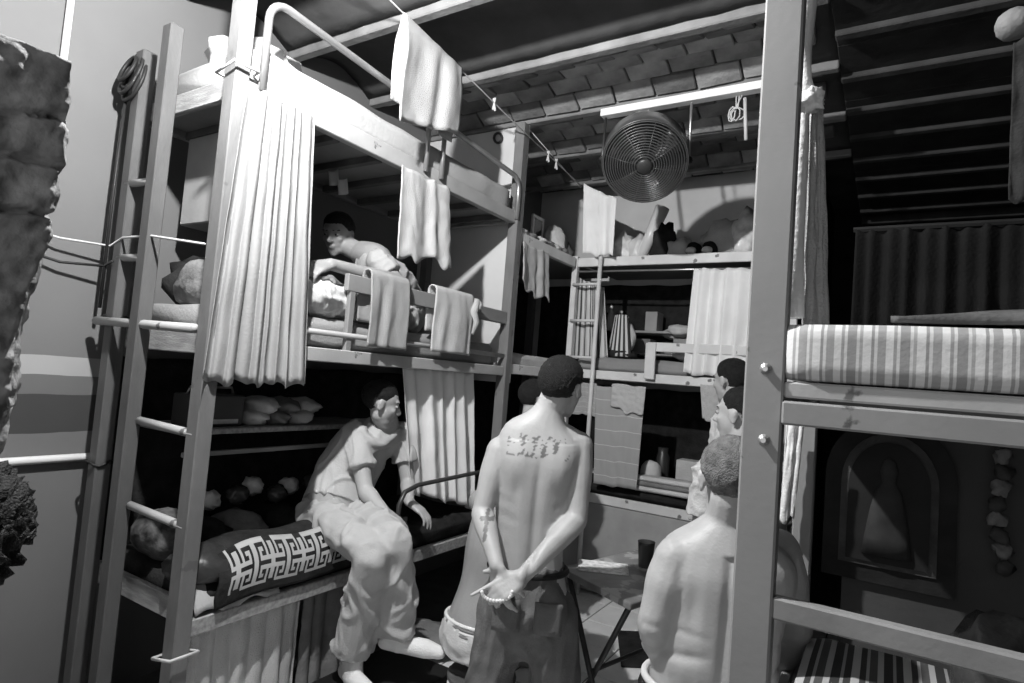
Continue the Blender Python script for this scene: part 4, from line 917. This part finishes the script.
class Head:
    def __init__(self, c, fwd, up=UP, s=1.0):
        self.c = V(c); self.f = V(fwd).normalized(); up = V(up); self.u = (up - self.f * up.dot(self.f)).normalized(); self.r = self.f.cross(self.u); self.s = s
        self.R = Matrix((self.r, self.f, self.u)).transposed()
    def P(self, r, f, u): return self.c + (self.r * r + self.f * f + self.u * u) * self.s
    def E(self, bm, p, rad, **k): ell(bm, self.P(*p), V(rad) * self.s, self.R, **k)
    def build(self, bm):
        self.E(bm, (0, -.012, .028), (.074, .094, .082), u=24, v=16)       # cranium
        self.E(bm, (0, .030, -.020), (.060, .062, .080), u=20, v=14)       # face
        self.E(bm, (0, .045, -.075), (.040, .040, .034))                   # jaw
        self.E(bm, (0, .070, -.098), (.020, .018, .016))                   # chin
        self.E(bm, (0, .075, .032), (.048, .016, .012))                    # brow
        for s in (-1, 1):
            self.E(bm, (s * .037, .064, -.018), (.020, .020, .018))        # cheek
            self.E(bm, (s * .076, -.008, -.008), (.008, .020, .032))       # ear
            self.E(bm, (s * .082, -.014, .004), (.007, .012, .018))
        bone(bm, self.P(0, .086, .018), self.P(0, .108, -.022), .008 * self.s, .014 * self.s, 0, n=8)
        for s in (-1, 1): self.E(bm, (s * .011, .096, -.026), (.009, .010, .008), u=10, v=8)
        self.E(bm, (0, .088, -.052), (.022, .010, .006), u=10, v=8); self.E(bm, (0, .086, -.063), (.019, .010, .007), u=10, v=8)
    def eyes(self, parent):
        for s in (-1, 1):
            bm = BM(); self.E(bm, (s * .031, .079, .008), (.0125, .010, .009), u=12, v=8); e = obj('eye', bm, M_EYE, parent, True)
            bm = BM(); self.E(bm, (s * .031, .0875, .008), (.0055, .003, .0055), u=10, v=6); obj('iris', bm, M_BLACK, e, True)
            bm = BM(); bone(bm, self.P(s * .016, .086, .030), self.P(s * .048, .074, .030), .004 * self.s, .003 * self.s, 0, n=6); obj('eyebrow', bm, M_HAIR, parent, True)
    def hair(self, parent, m, thick=.010, low=-.055, front=.055, seed=1, curly=0.0, frontz=.06):
        """cap of hair: covers the cranium behind the hairline"""
        bm = BM(); r = bmesh.ops.create_icosphere(bm, subdivisions=5, radius=1); kill = []
        for v in r['verts']:
            d = v.co.copy()
            y, z, x = d.y * .094 - .012, d.z * .082 + .028, d.x * .074
            line = low + (frontz - low) * max(0, min(1, (y + .04) / (front + .04)))    # hairline climbs to the forehead
            if z < low - .02 and y < -.03: z = max(z, low - .02)
            keep = z > line - .012 and not (abs(x) > .055 and z < .012 and y > -.035)
            g_ = noise.noise(d * 9 + V((seed, 0, 0))) * .003 + curly * noise.noise(d * 14 + V((seed, 4, 0))) + noise.noise(d * 34 + V((seed, 2, 0))) * .0022
            edge = max(0, min(1, (z - line) / .07)); k = thick * (edge ** .7) - .0025 * (1 - edge) + g_ * (.3 + .7 * edge)
            if not keep: kill.append(v)
            q_ = V((d.x * (.074 + k), d.y * (.094 + k) - .012, d.z * (.082 + k) + .028))
            v.co = self.P(*q_)
        bmesh.ops.delete(bm, geom=kill, context='VERTS')
        bmesh.ops.delete(bm, geom=[v for v in bm.verts if not v.link_faces], context='VERTS')
        o = obj('hair', bm, m, parent, True); solid(o, .006); o.modifiers[0].offset = -1; return o
def fuse(name, bm, m, parent, vox=.006, smooth=6, disp=None, ink=None):
    """one continuous surface out of overlapping volumes"""
    me = bpy.data.meshes.new(name); bmesh.ops.recalc_face_normals(bm, faces=bm.faces[:]); bm.to_mesh(me); bm.free()
    t = bpy.data.objects.new('tmp', me); COL.objects.link(t)
    md = t.modifiers.new('r', 'REMESH'); md.mode = 'VOXEL'; md.voxel_size = vox
    if smooth: ms = t.modifiers.new('s', 'SMOOTH'); ms.factor = .5; ms.iterations = smooth
    dg = bpy.context.evaluated_depsgraph_get(); ev = t.evaluated_get(dg); out = bpy.data.meshes.new_from_object(ev)
    bpy.data.objects.remove(t); bpy.data.meshes.remove(me); out.name = name
    if disp or ink:
        n = len(out.vertices); co = np.empty(n * 3); out.vertices.foreach_get('co', co); co = co.reshape(-1, 3)
        no = np.empty(n * 3); out.vertices.foreach_get('normal', no); no = no.reshape(-1, 3)
        if ink:
            at = out.attributes.new('ink', 'FLOAT', 'POINT'); at.data.foreach_set('value', ink(co, no).astype(np.float32))
        if disp: co = co + no * disp(co, no)[:, None]; out.vertices.foreach_set('co', co.ravel())
    return link(name, out, m, parent, True)
def snoise(co, f, seed):
    """cheap smooth multi-sine noise on arrays"""
    rs = np.random.RandomState(seed); v = np.zeros(len(co))
    for _ in range(6):
        k = rs.normal(size=3) * f; v += np.sin(co @ k + rs.rand() * 6.28)
    return v / 6
def wrinkles(amp=.006, f=22, seed=1, stretch=(1, 1, 1)):
    """long sharp folds with finer creases between them"""
    st = np.array(stretch)
    def d(co, no):
        w = co + .03 * np.stack([snoise(co, 9, seed + k) for k in (21, 22, 23)], 1)
        a = snoise(w * st, f, seed) * 1.6; b = snoise(w * st, f * 1.7, seed + 9) * 1.6; c = snoise(w, f * 3.2, seed + 5)
        r1 = np.exp(-(a / .16) ** 2); r2 = np.exp(-(b / .20) ** 2)
        return amp * (1.5 * r1 + .9 * r2 + .35 * c - .8)
    return d
def skin_ink(name, base=M_SKIN):
    m = base.copy(); m.name = name; nt = m.node_tree; N = nt.nodes; L = nt.links; b = N['Principled BSDF']
    src = b.inputs['Base Color'].links[0].from_socket; at = N.new('ShaderNodeAttribute'); at.attribute_name = 'ink'
    mx = N.new('ShaderNodeMix'); mx.data_type = 'RGBA'; L.new(at.outputs['Fac'], mx.inputs[0]); L.new(src, mx.inputs[6]); mx.inputs[7].default_value = (.05, .05, .05, 1)
    L.new(mx.outputs[2], b.inputs['Base Color']); return m
def person(label, loc): return thing('person', label, 'person', loc)

# ---- standing man, bare back, hands joined behind him
def standing_man():
    T = 2.3; k = T / F
    fw = V((ray(540, 450).x, ray(540, 450).y, 0)).normalized(); rt_ = V((fw.y, -fw.x, 0))
    p = lambda px, py, dt=0: PT(px, py, T + dt)
    pel = p(529, 592); base = V((pel.x, pel.y, 0))
    t = person('shirtless standing man with tattooed shoulders, hands joined behind his back', base)
    bm = BM()
    torso(bm, [(p(528, 625), .13, .10), (p(528, 595), .150, .115), (p(529, 562), .128, .095), (p(530, 525), .132, .095), (p(534, 487), .150, .105), (p(539, 455), .168, .105), (p(542, 434), .150, .085), (p(546, 420), .085, .068), (p(550, 409), .058, .058), (p(554, 398), .054, .056)], rt_)
    sl, sr = p(500, 449, .0), p(580, 444, .0); el, er = p(482, 512, -.05), p(577, 519, -.06); wl_, wr = p(497, 566, -.20), p(521, 578, -.22)
    for s_ in (sl, sr): ell(bm, s_ - UP * .008, (.047, .047, .052))
    bone(bm, p(543, 428), sl, .055, .045); bone(bm, p(545, 427), sr, .055, .045)       # trapezius
    bone(bm, sl, el, .050, .038, .006, .4); bone(bm, el, wl_, .040, .026, .006, .25)
    bone(bm, sr, er, .050, .040, .006, .4); bone(bm, er, wr, .041, .027, .006, .25)
    toc = -fw
    bone(bm, p(522, 470), p(497, 470, -.02), .06, .04); bone(bm, p(556, 468), p(580, 466, -.02), .06, .04)
    bone(bm, p(520, 447), sl, .07, .05); bone(bm, p(560, 445), sr, .07, .05)
    hand(bm, wl_, p(500, 592, -.20) - wl_, toc * .6 - rt_ * .5, rt_ + UP * .2, (.35, .5, .6, .7), 1.0)
    hd = p(497, 592, -.25) - wr
    hand(bm, wr, hd, toc * .8 + UP * .5, V((0, 0, 1)) * -.2 - rt_ * .3 + UP, (.0, .9, 1.0, 1.0), 1.0, .02)
    h = Head(p(562, 387), fw + rt_ * .55 - UP * .12); h.s = .98; h.build(bm)
    bone(bm, p(552, 408), h.P(0, -.02, -.04), .054, .052)
    for s in (-1, 1):                                                        # legs inside the trousers, and feet
        hp = pel + rt_ * (.085 * s) - UP * .05; kn = base + rt_ * (.105 * s) + UP * .45 - fw * .0; an = base + rt_ * (.12 * s) + UP * .08 - fw * .03
        bone(bm, hp, kn, .080, .052); bone(bm, kn, an, .050, .036); foot(bm, an, fw + rt_ * .25 * s, 1.0, .002)
    P0 = np.array(p(542, 434)); P1 = np.array(p(529, 575)); axv = P1 - P0; Lb = np.linalg.norm(axv); axv /= Lb
    R0 = np.array(rt_); Fw = np.array(fw)
    def bk(co, no):
        r = co - P0; a = r @ axv; u = r @ R0 - 0; return a, u - (a / Lb) * 0.0, (no @ Fw) < -.25
    def disp(co, no):
        a, u, back = bk(co, no); u = u - a * ((P1 - P0) @ R0) / Lb
        d = np.zeros(len(co)); inn = back & (a > .02) & (a < Lb + .02) & (np.abs(u) < .17)
        bl = .011 * np.exp(-((np.abs(u) - .085) / .045) ** 2 - ((a - .11) / .075) ** 2)
        sp = bl - .007 * np.exp(-(u / .016) ** 2) * np.clip((a - .06) / .1, 0, 1)
        er_ = .003 * np.exp(-((np.abs(u) - .042) / .025) ** 2) * np.clip((a - .2) / .1, 0, 1)
        sc = -.004 * np.exp(-((np.abs(u) - .075 - .12 * np.clip(a - .2, -.1, .05)) / .02) ** 2) * np.exp(-((a - .20) / .05) ** 2)
        rib = .0008 * np.sin(a * 110 + np.abs(u) * 25) * np.clip((np.abs(u) - .05) / .03, 0, 1) * np.exp(-((a - .30) / .08) ** 2)
        d[inn] = (sp + er_ + sc + rib)[inn]; return d
    def ink(co, no):
        a, u, back = bk(co, no)
        n1 = snoise(co, 120, 4); n2 = snoise(co, 240, 8)
        m = back & (a > -.005) & (a < .075) & (np.abs(u + .01) < .115) & ((n1 + .9 * n2) > .30)
        c0 = np.array(p(487, 522, -.10)); r = co - c0; x = r @ R0; z = r[:, 2]; near = (np.linalg.norm(r, axis=1) < .08)
        cross = near & (((np.abs(x) < .007) & (z > -.06) & (z < .045)) | ((np.abs(z - .015) < .007) & (np.abs(x) < .025)))
        return np.where(m, .75, 0) + np.where(cross, .7, 0)
    fuse('body', bm, skin_ink('tattooed_skin'), t, .0055, 5, disp, ink)
    h.hair(t, M_HAIR, .013, -.088, .05, 2)
    h.eyes(t)
    bm = BM(); w0 = p(527, 571)
    torso(bm, [(p(528, 650), .10, .09), (p(528, 622), .155, .135), (p(527, 598), .160, .132), (p(528, 575), .142, .113), (p(528, 560), .136, .104)], rt_)
    for s in (-1, 1):
        hp = pel + rt_ * (.082 * s) - UP * .06; kn = base + rt_ * (.12 * s) + UP * .45; an = base + rt_ * (.135 * s) + UP * .07 - fw * .03
        bone(bm, hp, kn, .112, .095, .0); bone(bm, kn, an, .095, .085)
    for s in (-1, 1): ell(bm, pel + rt_ * .07 * s - fw * .075 - UP * .03, (.085, .075, .10))
    tr = fuse('trousers', bm, M_JEAN, t, .010, 4, wrinkles(.008, 13, 3, (1, 1, .5)))
    bm = BM(); c = p(528, 566); tube(bm, [c + rt_ * .146 * math.cos(a) + fw * .114 * math.sin(a) - UP * .004 for a in [2 * PI * i / 36 for i in range(36)]], .012, 8, True)
    obj('waistband', bm, M_BLACK, tr, True)
    for s in (-1, 1):
        a = pel + rt_ * (.075 * s) - fw * .150 + UP * .02; me = grid_mesh('pocket', lambda u, v: a + rt_ * (.10 * (u - .5)) - UP * (.11 * v) - fw * (.012 - .02 * abs(u - .5)), 6, 6)
        solid(link('pocket', me, M_JEAN, tr, True), .006)
    # beads held in the hand
    bt = thing('bead_bracelet', 'string of pale beads dangling from the standing man\'s hands', 'beads', p(495, 602, -.27))
    for i in range(15):
        a = PI * i / 14; c = p(497 - 15 * math.cos(a), 592 + 9 * math.sin(a), -.265)
        bm = BM(); ell(bm, c, (.0065, .0065, .0065), None, 10, 8); obj('bead', bm, M_PLAST, bt, True)
standing_man()

# ---- bare-backed seated man at the right, grey hair
def stool(name, c, h, label, r=.17):
    t = thing(name, label, 'stool', (c.x, c.y, 0)); obj('seat', lathe(BM(), (c.x, c.y, h - .03), [(r * .95, 0), (r, .01), (r, .024), (r * .96, .03)], 24), M_DWOOD, t)
    for k in range(4):
        a = PI / 4 + k * PI / 2; d_ = V((math.cos(a), math.sin(a), 0))
        obj('leg', tube(BM(), [V((c.x, c.y, .001)) + d_ * r * 1.0, V((c.x, c.y, h - .03)) + d_ * r * .7], .015, 8), M_DMETAL, t, True)
def seated_right():
    T = 1.62; fw = V((ray(725, 550).x, ray(725, 550).y, 0)).normalized(); fw = rotd(fw, UP, .12); lfw = rotd(fw, UP, -.55); rt_ = V((fw.y, -fw.x, 0))
    p = lambda px, py, dt=0: PT(px, py, T + dt)
    pel = p(708, 722, .02); base = V((pel.x, pel.y, 0)); seat = pel.z - .155
    t = person('shirtless seated man with short grey hair beside the bolted post', base)
    bm = BM()
    torso(bm, [(pel - UP * .07, .15, .12), (pel, .170, .135), (p(712, 672), .158, .125), (p(716, 640), .158, .122), (p(720, 605), .162, .118), (p(725, 573), .178, .115), (p(727, 550), .165, .098), (p(729, 530), .10, .075), (p(730, 518), .066, .064), (p(730, 506), .060, .060)], rt_)
    sl, sr = p(676, 557), p(779, 549, .06); el, er = p(655, 622, -.02), p(795, 625, .10); wl_, wr = p(668, 680, .14), p(770, 690, .30)
    for s_ in (sl, sr): ell(bm, s_ - UP * .008, (.050, .050, .056))
    bone(bm, p(727, 533), sl, .062, .050); bone(bm, p(731, 531), sr, .062, .050)
    bone(bm, sl, el, .056, .047, .008, .4); bone(bm, el, wl_, .047, .030, .005, .25)
    bone(bm, sr, er, .056, .047, .008, .4); bone(bm, er, wr, .047, .030, .005, .25)
    bone(bm, p(710, 560), sl, .085, .058); bone(bm, p(745, 556), sr, .085, .058); bone(bm, p(703, 592), p(672, 585), .075, .045); bone(bm, p(750, 590), p(782, 580, .05), .075, .045)
    hand(bm, wl_, fw * .8 - UP * .5, UP + rt_ * -.3, rt_, (.5, .5, .55, .6)); hand(bm, wr, fw * .8 - UP * .5 - rt_ * .3, UP, -rt_, (.5, .5, .55, .6))
    h = Head(p(731, 480), fw - rt_ * .12 - UP * .10, s=1.02); h.build(bm)
    bone(bm, p(730, 520), h.P(0, -.02, -.04), .064, .058)
    for s in (-1, 1):
        hp = pel + rt_ * (.09 * s) - UP * .02; kn = hp + lfw * .42 + rt_ * .05 * s - UP * .06; an = V((kn.x, kn.y, .08)) - fw * .05
        bone(bm, hp, kn, .085, .055); bone(bm, kn, an, .052, .036); foot(bm, an, fw, 1.0, .002)
    P0 = np.array(p(728, 540)); P1 = np.array(p(712, 690)); Lb = np.linalg.norm(P1 - P0); axv = (P1 - P0) / Lb; R0 = np.array(rt_); Fw = np.array(fw)
    def disp(co, no):
        r = co - P0; a = r @ axv; u = r @ R0 - a * ((P1 - P0) @ R0) / Lb; back = (no @ Fw) < .3
        d = np.zeros(len(co)); inn = back & (a > .02) & (a < Lb) & (np.abs(u) < .2)
        sp = -.008 * np.exp(-(u / .014) ** 2); sc = -.007 * np.exp(-((np.abs(u) - .085) / .02) ** 2) * np.exp(-((a - .17) / .05) ** 2)
        roll = -.006 * np.exp(-((a - .265 - .03 * np.abs(u) / .15) / .012) ** 2) + .005 * np.exp(-((a - .31) / .03) ** 2) - .003 * np.exp(-((a - .225) / .010) ** 2)
        roll = roll * np.clip((np.abs(u) - .02) / .06, 0, 1)
        d[inn] = (sp + sc + roll)[inn]; return d
    fuse('body', bm, M_SKIN, t, .0055, 5, disp)
    h.hair(t, M_HAIRG, .008, -.082, .05, 5); h.eyes(t)
    bm = BM(); torso(bm, [(pel - UP * .10, .15, .13), (pel - UP * .03, .182, .150), (p(710, 700), .178, .144), (p(711, 684), .170, .136)], rt_)
    for s in (-1, 1):
        hp = pel + rt_ * (.09 * s) - UP * .03; kn = hp + lfw * .42 + rt_ * .05 * s - UP * .06; an = V((kn.x, kn.y, .10)) - fw * .05
        bone(bm, hp, kn, .105, .085); bone(bm, kn, an, .082, .070)
    tr = fuse('trousers', bm, M_JEAN, t, .010, 4, wrinkles(.006, 16, 6))
    for z_, m_, r_ in ((0, M_LCLOTH, .010), (-.028, M_BLACK, .015)):
        c = p(711, 683) + UP * z_; obj('waistband' if z_ == 0 else 'belt', tube(BM(), [c + rt_ * .176 * math.cos(a) + fw * .142 * math.sin(a) for a in [2 * PI * i / 36 for i in range(36)]], r_, 8, True), m_, tr, True)
    stool('stool', pel, seat, 'dark wooden stool under the grey haired shirtless man')
seated_right()

# ---- man seated on the lowest berth
def seated_left():
    hn = PX(318, 517, 0, -2.32); hf = hn + V((.02, .20, .0)); pel = (hn + hf) / 2; base = V((pel.x, pel.y, .69))
    fw = V((1, .12, 0)).normalized(); sd = V((.12, -1, 0)).normalized()         # sd = his right, towards the camera
    sn = PX(355, 436, 0, -2.27); sf = sn + V((.03, .31, .01)); chest = (sn + sf) / 2
    t = person('seated man in a white shirt, cream trousers and socks on the lowest berth', base)
    hc = PX(381, 403, 0, -2.19) + V((0, .10, 0)) * 0
    neck = chest + V((.03, 0, .07))
    spine = [pel - UP * .05, pel + UP * .06, pel.lerp(chest, .35) + V((-.05, 0, .03)), pel.lerp(chest, .7) + V((-.045, 0, .03)), chest + V((-.01, 0, 0)), neck]
    bm = BM()
    torso(bm, [(spine[0], .15, .12), (spine[1], .16, .12), (spine[2], .145, .105), (spine[3], .155, .11), (spine[4], .155, .095), (neck, .075, .065), (neck + (hc - neck) * .5, .056, .056)], sd)
    bone(bm, neck, hc - UP * .05, .056, .052)
    h = Head(hc, V((.62, .78, -.30)), s=.98); h.build(bm)
    en = PX(366, 492, 0, -2.13); wn = PX(384, 511, 0, -1.98); ef = sf + V((.06, .02, -.27)); wf = ef + V((.12, -.12, -.06))
    for a, e, w in ((sn, en, wn), (sf, ef, wf)):
        ell(bm, a, (.052, .052, .056)); bone(bm, a, e, .048, .038, .005, .4); bone(bm, e, w, .039, .027, .005, .25)
        hand(bm, w, V((.7, .25, -.4)), UP, -sd if a is sf else V((0, 1, 0)), (.5, .5, .5, .5))
    kn = PX(374, 553, 0, -1.80); kf = PX(396, 541, 0, -1.76); an = PX(353, 648, 0, -1.93); af = PX(396, 627, 0, -1.80)
    for a, b_, c in ((hn, kn, an), (hf, kf, af)):
        bone(bm, a, b_, .080, .055); bone(bm, b_, c, .050, .036)
    fuse('body', bm, M_SKIN, t, .006, 5)
    h.hair(t, M_HAIR, .009, -.055, .05, 8); h.eyes(t)
    bm = BM()                                                                # shirt
    torso(bm, [(spine[1] - UP * .02, .178, .145), (spine[2], .172, .132), (spine[3], .172, .130), (spine[4], .170, .112), (neck + V((-.005, 0, -.01)), .085, .075)], sd)
    for a, e in ((sn, en), (sf, ef)): ell(bm, a, (.066, .066, .068)); bone(bm, a, a.lerp(e, .58), .064, .072, .0, capb=False)
    sh = fuse('shirt', bm, M_SHIRT, t, .008, 4, wrinkles(.007, 15, 11, (1, 1, 1.1)))
    bm = BM()                                                                # trousers
    torso(bm, [(pel - UP * .10, .17, .15), (pel - UP * .02, .185, .155), (pel + UP * .06, .165, .135)], sd)
    for a, b_, c in ((hn, kn, an), (hf, kf, af)):
        bone(bm, a + V((0, 0, .01)), b_, .104, .078); bone(bm, b_, c + (c - b_).normalized() * .015, .078, .088, capb=False)
    fuse('trousers', bm, M_CREAM, t, .008, 3, wrinkles(.011, 13, 13, (1.2, 1, .7)))
    for c, dv_, z0 in ((an, V((.75, -.25, 0)), .168), (af, V((.9, .35, 0)), None)):
        bm = BM(); foot(bm, c - UP * .02, dv_, 1.12, z0 if z0 is not None else c.z - .10); bone(bm, c + UP * .05, c - UP * .03, .045, .046)
        fuse('sock', bm, M_SOCK, t, .006, 4)
seated_left()

# ---- man hunched on the middle berth
def hunched_man():
    hd = PX(338, 234, 0, -2.58); sn = PX(378, 262, 0, -2.24); en = PX(398, 283, 0, -2.14); wn = PX(330, 264, 0, -2.16)
    pel = PX(402, 322, 0, -2.44); pel.z = 1.85; fw = V((-.5, -.85, 0)).normalized(); sd = V((-.8, .6, 0)).normalized()
    t = person('hunched man in a white shirt sitting on the middle berth, arm along the guard board', V((pel.x, pel.y, 1.74)))
    sf = sn + V((-.24, .19, .0)); chest = (sn + sf) / 2; neck = chest.lerp(hd, .45)
    bm = BM()
    torso(bm, [(pel - UP * .05, .15, .11), (pel + UP * .03, .15, .11), (pel.lerp(chest, .5) + V((0, .05, .02)), .14, .10), (chest + V((0, .02, -.03)), .155, .10), (chest + UP * .03, .13, .085), (neck, .062, .06)], sd)
    h = Head(hd, V((.35, -.85, -.35)), s=1.0); h.build(bm); bone(bm, neck, h.P(0, -.02, -.05), .056, .052)
    ef = sf + V((-.03, -.16, -.17)); wf = ef + V((.12, -.2, .05))
    for a, e, w, th in ((sn, en, wn, UP), (sf, ef, wf, UP)):
        ell(bm, a, (.052, .052, .054)); bone(bm, a, e, .047, .040, .004, .4); bone(bm, e, w, .042, .028, .006, .25)
    hand(bm, wn, PX(300, 272, 0, -2.14) - wn, V((.5, 0, 1)), UP * .3 + V((-1, 0, 0)), (.45, .5, .55, .6)); hand(bm, wf, V((.3, -1, -.1)), UP, V((1, 0, 0)), (.5, .5, .5, .5))
    kn = PX(316, 297, 0, -2.18); kf = kn + V((-.24, .05, .03)); hn = pel + V((.09, -.03, -.02)); hf = pel + V((-.09, -.06, -.02))
    for a, b_ in ((hn, kn), (hf, kf)):
        an = V((b_.x - .02, b_.y - .12, 1.82)); bone(bm, a, b_, .075, .052); bone(bm, b_, an, .048, .035); foot(bm, an, fw, .95, 1.745)
    fuse('body', bm, M_SKIND, t, .006, 5); h.hair(t, M_HAIR, .011, -.055, .05, 12); h.eyes(t)
    bm = BM(); torso(bm, [(pel + UP * .03, .165, .125), (pel.lerp(chest, .5) + V((0, .05, .02)), .16, .118), (chest + V((0, .02, -.02)), .17, .115), (chest + UP * .035, .12, .085)], sd)
    for a, e in ((sn, en), (sf, ef)): ell(bm, a, (.066, .066, .066)); bone(bm, a, a.lerp(e, .62), .064, .070, capb=False)
    fuse('shirt', bm, M_SHIRTN, t, .008, 4, wrinkles(.006, 20, 15))
    bm = BM(); torso(bm, [(pel - UP * .07, .15, .12), (pel, .165, .125), (pel + UP * .05, .155, .115)], sd)
    for a, b_ in ((hn, kn), (hf, kf)): bone(bm, a, b_, .092, .082); bone(bm, b_, V((b_.x - .02, b_.y - .10, 1.86)), .080, .066)
    fuse('trousers', bm, M_SHIRTG, t, .008, 4, wrinkles(.008, 18, 17))
hunched_man()

# ---- generic figures: further people
def figure(label, hc, face, stance, shirt, hairm, trouser, seat=.45, lean=0.0, hair_kw=None, bare=False, height=None, turn=None, band=False, pel_=None, ch_=None, down=False, fat=1.0, hs=1.0, skinm=M_SKIN):
    """hc = head centre; face = look direction; stance 'stand' or 'sit'"""
    hc = V(hc); fw = V(turn if turn is not None else face); fw.z = 0; fw.normalize(); rt_ = V((fw.y, -fw.x, 0))
    zs = hc.z - .20; hip_z = seat + .09 if stance == 'sit' else hc.z * .565
    sc = (zs - hip_z) / .52 if stance == 'sit' else 1.0
    ch = hc - fw * (.03 + lean * .25) - UP * .25; nk = hc - fw * .02 - UP * .13
    pel = V((hc.x, hc.y, hip_z)) - fw * (.06 + lean)
    if pel_ is not None: pel = V(pel_)
    if ch_ is not None: ch = V(ch_)
    t = person(label, V((pel.x, pel.y, 0))); bm = BM()
    tr_ = [(pel - UP * .08, .13, .10), (pel, .155, .115), (pel.lerp(ch, .35) - fw * lean * .12, .14, .10), (pel.lerp(ch, .72) - fw * lean * .10, .158, .11), (ch + UP * .03, .165, .10), (ch + UP * .085, .09, .07), (nk, .056, .056)]
    tr_ = [(c, w * (fat if k < 4 else 1), d * (fat if k < 4 else 1)) for k, (c, w, d) in enumerate(tr_)]
    torso(bm, tr_, rt_); h = Head(hc, face, s=hs); h.build(bm); bone(bm, nk, h.P(0, -.02, -.04), .055, .052)
    arms = []
    for s in (-1, 1):
        a = ch + rt_ * (.175 * s) + UP * .02; e = a - UP * .24 + rt_ * .04 * s + fw * .06; w = e + fw * .20 - UP * .10 - rt_ * .05 * s
        if down == 'fwd': e = a - UP * .10 + fw * .25 - rt_ * .05 * s; w = e + fw * .15 - rt_ * .10 * s - UP * .05
        elif down: e = a - UP * .27 + rt_ * .015 * s + fw * .01; w = e - UP * .23 + fw * .06
        ell(bm, a, (.053, .053, .056)); bone(bm, a, e, .049, .039, .006, .4); bone(bm, e, w, .040, .027, .005, .25); hand(bm, w, fw - UP * .5, UP + rt_ * s, -rt_ * s, (.4, .4, .45, .5)); arms.append((a, e))
        hp = pel + rt_ * (.085 * s) - UP * .03
        if stance == 'sit': kn = hp + fw * .42 + rt_ * .06 * s; an = V((kn.x, kn.y, .08)) - fw * .04
        else: kn = V((hp.x, hp.y, .46)) + rt_ * .015 * s; an = V((hp.x, hp.y, .08)) + rt_ * .03 * s - fw * .03
        bone(bm, hp, kn, .082, .053); bone(bm, kn, an, .051, .036); foot(bm, an, fw, 1.0, .002)
    fuse('body', bm, skinm, t, .007, 4); h.hair(t, hairm, **(hair_kw or {})); h.eyes(t)
    if not bare:
        bm = BM(); torso(bm, [(pel - UP * .02, .175, .135), (tr_[2][0], .165, .122), (tr_[3][0], .175, .125), (ch + UP * .035, .178, .112), (ch + UP * .09, .095, .080)], rt_)
        for a, e in arms: ell(bm, a, (.066, .066, .068)); bone(bm, a, a.lerp(e, .62), .064, .072, capb=False)
        fuse('shirt', bm, shirt, t, .009, 4, wrinkles(.006, 18, 21))
    bm = BM(); torso(bm, [(pel - UP * .10, .14 * fat, .11 * fat), (pel - UP * .02, .172 * fat, .132 * fat), (pel + UP * .06, .160 * fat, .120 * fat)], rt_)
    for s in (-1, 1):
        hp = pel + rt_ * (.085 * s) - UP * .03
        if stance == 'sit': kn = hp + fw * .42 + rt_ * .06 * s; an = V((kn.x, kn.y, .10)) - fw * .04
        else: kn = V((hp.x, hp.y, .46)) + rt_ * .015 * s; an = V((hp.x, hp.y, .10)) + rt_ * .03 * s - fw * .03
        bone(bm, hp, kn, .100, .080); bone(bm, kn, an, .078, .068)
    tr2 = fuse('trousers', bm, trouser, t, .010, 4, wrinkles(.006, 18, 23))
    if band:
        for z_, m_ in ((.060, M_WHITE), (.046, M_MCLOTH), (.032, M_WHITE), (.018, M_MCLOTH), (.004, M_WHITE), (-.010, M_MCLOTH)):
            c = pel + UP * z_; obj('waistband_stripe', tube(BM(), [c + rt_ * .160 * fat * math.cos(a) + fw * .121 * fat * math.sin(a) for a in [2 * PI * i / 32 for i in range(32)]], .0075, 8, True), m_, tr2, True)
    return t, pel
left = -V((ray(735, 412).y, -ray(735, 412).x, 0)).normalized()
figure('man in a white shirt with a dark cropped head, behind the grey haired man', PT(740, 415, 2.45), left + V((0, .45, -.05)), 'stand', M_SHIRT, M_HAIR, M_JEAN, hair_kw=dict(thick=.007, seed=31), turn=left + V((0, .8, 0)), down=True)
figure('black haired man standing between the cropped headed man and the back bunk', PT(731, 381, 3.2), left * .8 + V((0, .6, -.1)), 'stand', M_SHIRTG, M_HAIR, M_JEAN, hair_kw=dict(thick=.012, seed=33), turn=left + V((0, .15, 0)), down=True)
figure('dark haired man standing just beyond the tattooed man', PT(536, 399, 3.45), V((.5, .8, 0)), 'stand', M_SHIRT, M_HAIR, M_MCLOTH, hair_kw=dict(thick=.006, seed=35), turn=V((.9, .4, 0)), down=True)
fw2 = V((ray(480, 560).x, ray(480, 560).y, 0)).normalized()
p2 = PT(485, 632, 2.62)
t2, pel2 = figure('shirtless man with a striped waistband sitting on a low stool', PT(522, 470, 2.80), fw2 + V((.3, 0, -.3)), 'sit', None, M_HAIR, M_SHIRTG, bare=True, turn=fw2 * 1 + V((.45, 0, 0)), band=True, fat=1.16, down='fwd', skinm=M_SKIND, hair_kw=dict(thick=.008, seed=37), pel_=p2, ch_=PT(514, 512, 2.70))
stool('stool', pel2, pel2.z - .17, 'low dark stool under the man with a striped waistband', .15)
cr = PT(-60, 555, .92); lf = V((-ray(0, 500).y, ray(0, 500).x, 0)).normalized()
t3, pel3 = figure('curly haired man leaning in beside the doorway jamb', cr, V((-.9, .45, -.1)), 'sit', M_DCLOTH, M_HAIR, M_DCLOTH, seat=.45, hair_kw=dict(thick=.028, low=-.09, seed=39, curly=.02, frontz=.03), hs=1.08, turn=-V((ray(0, 500).x, ray(0, 500).y, 0)), pel_=cr + lf * .42 - UP * .62, ch_=cr + lf * .30 - UP * .20)
stool('stool', pel3, pel3.z - .17, 'dark stool under the curly haired man', .15)
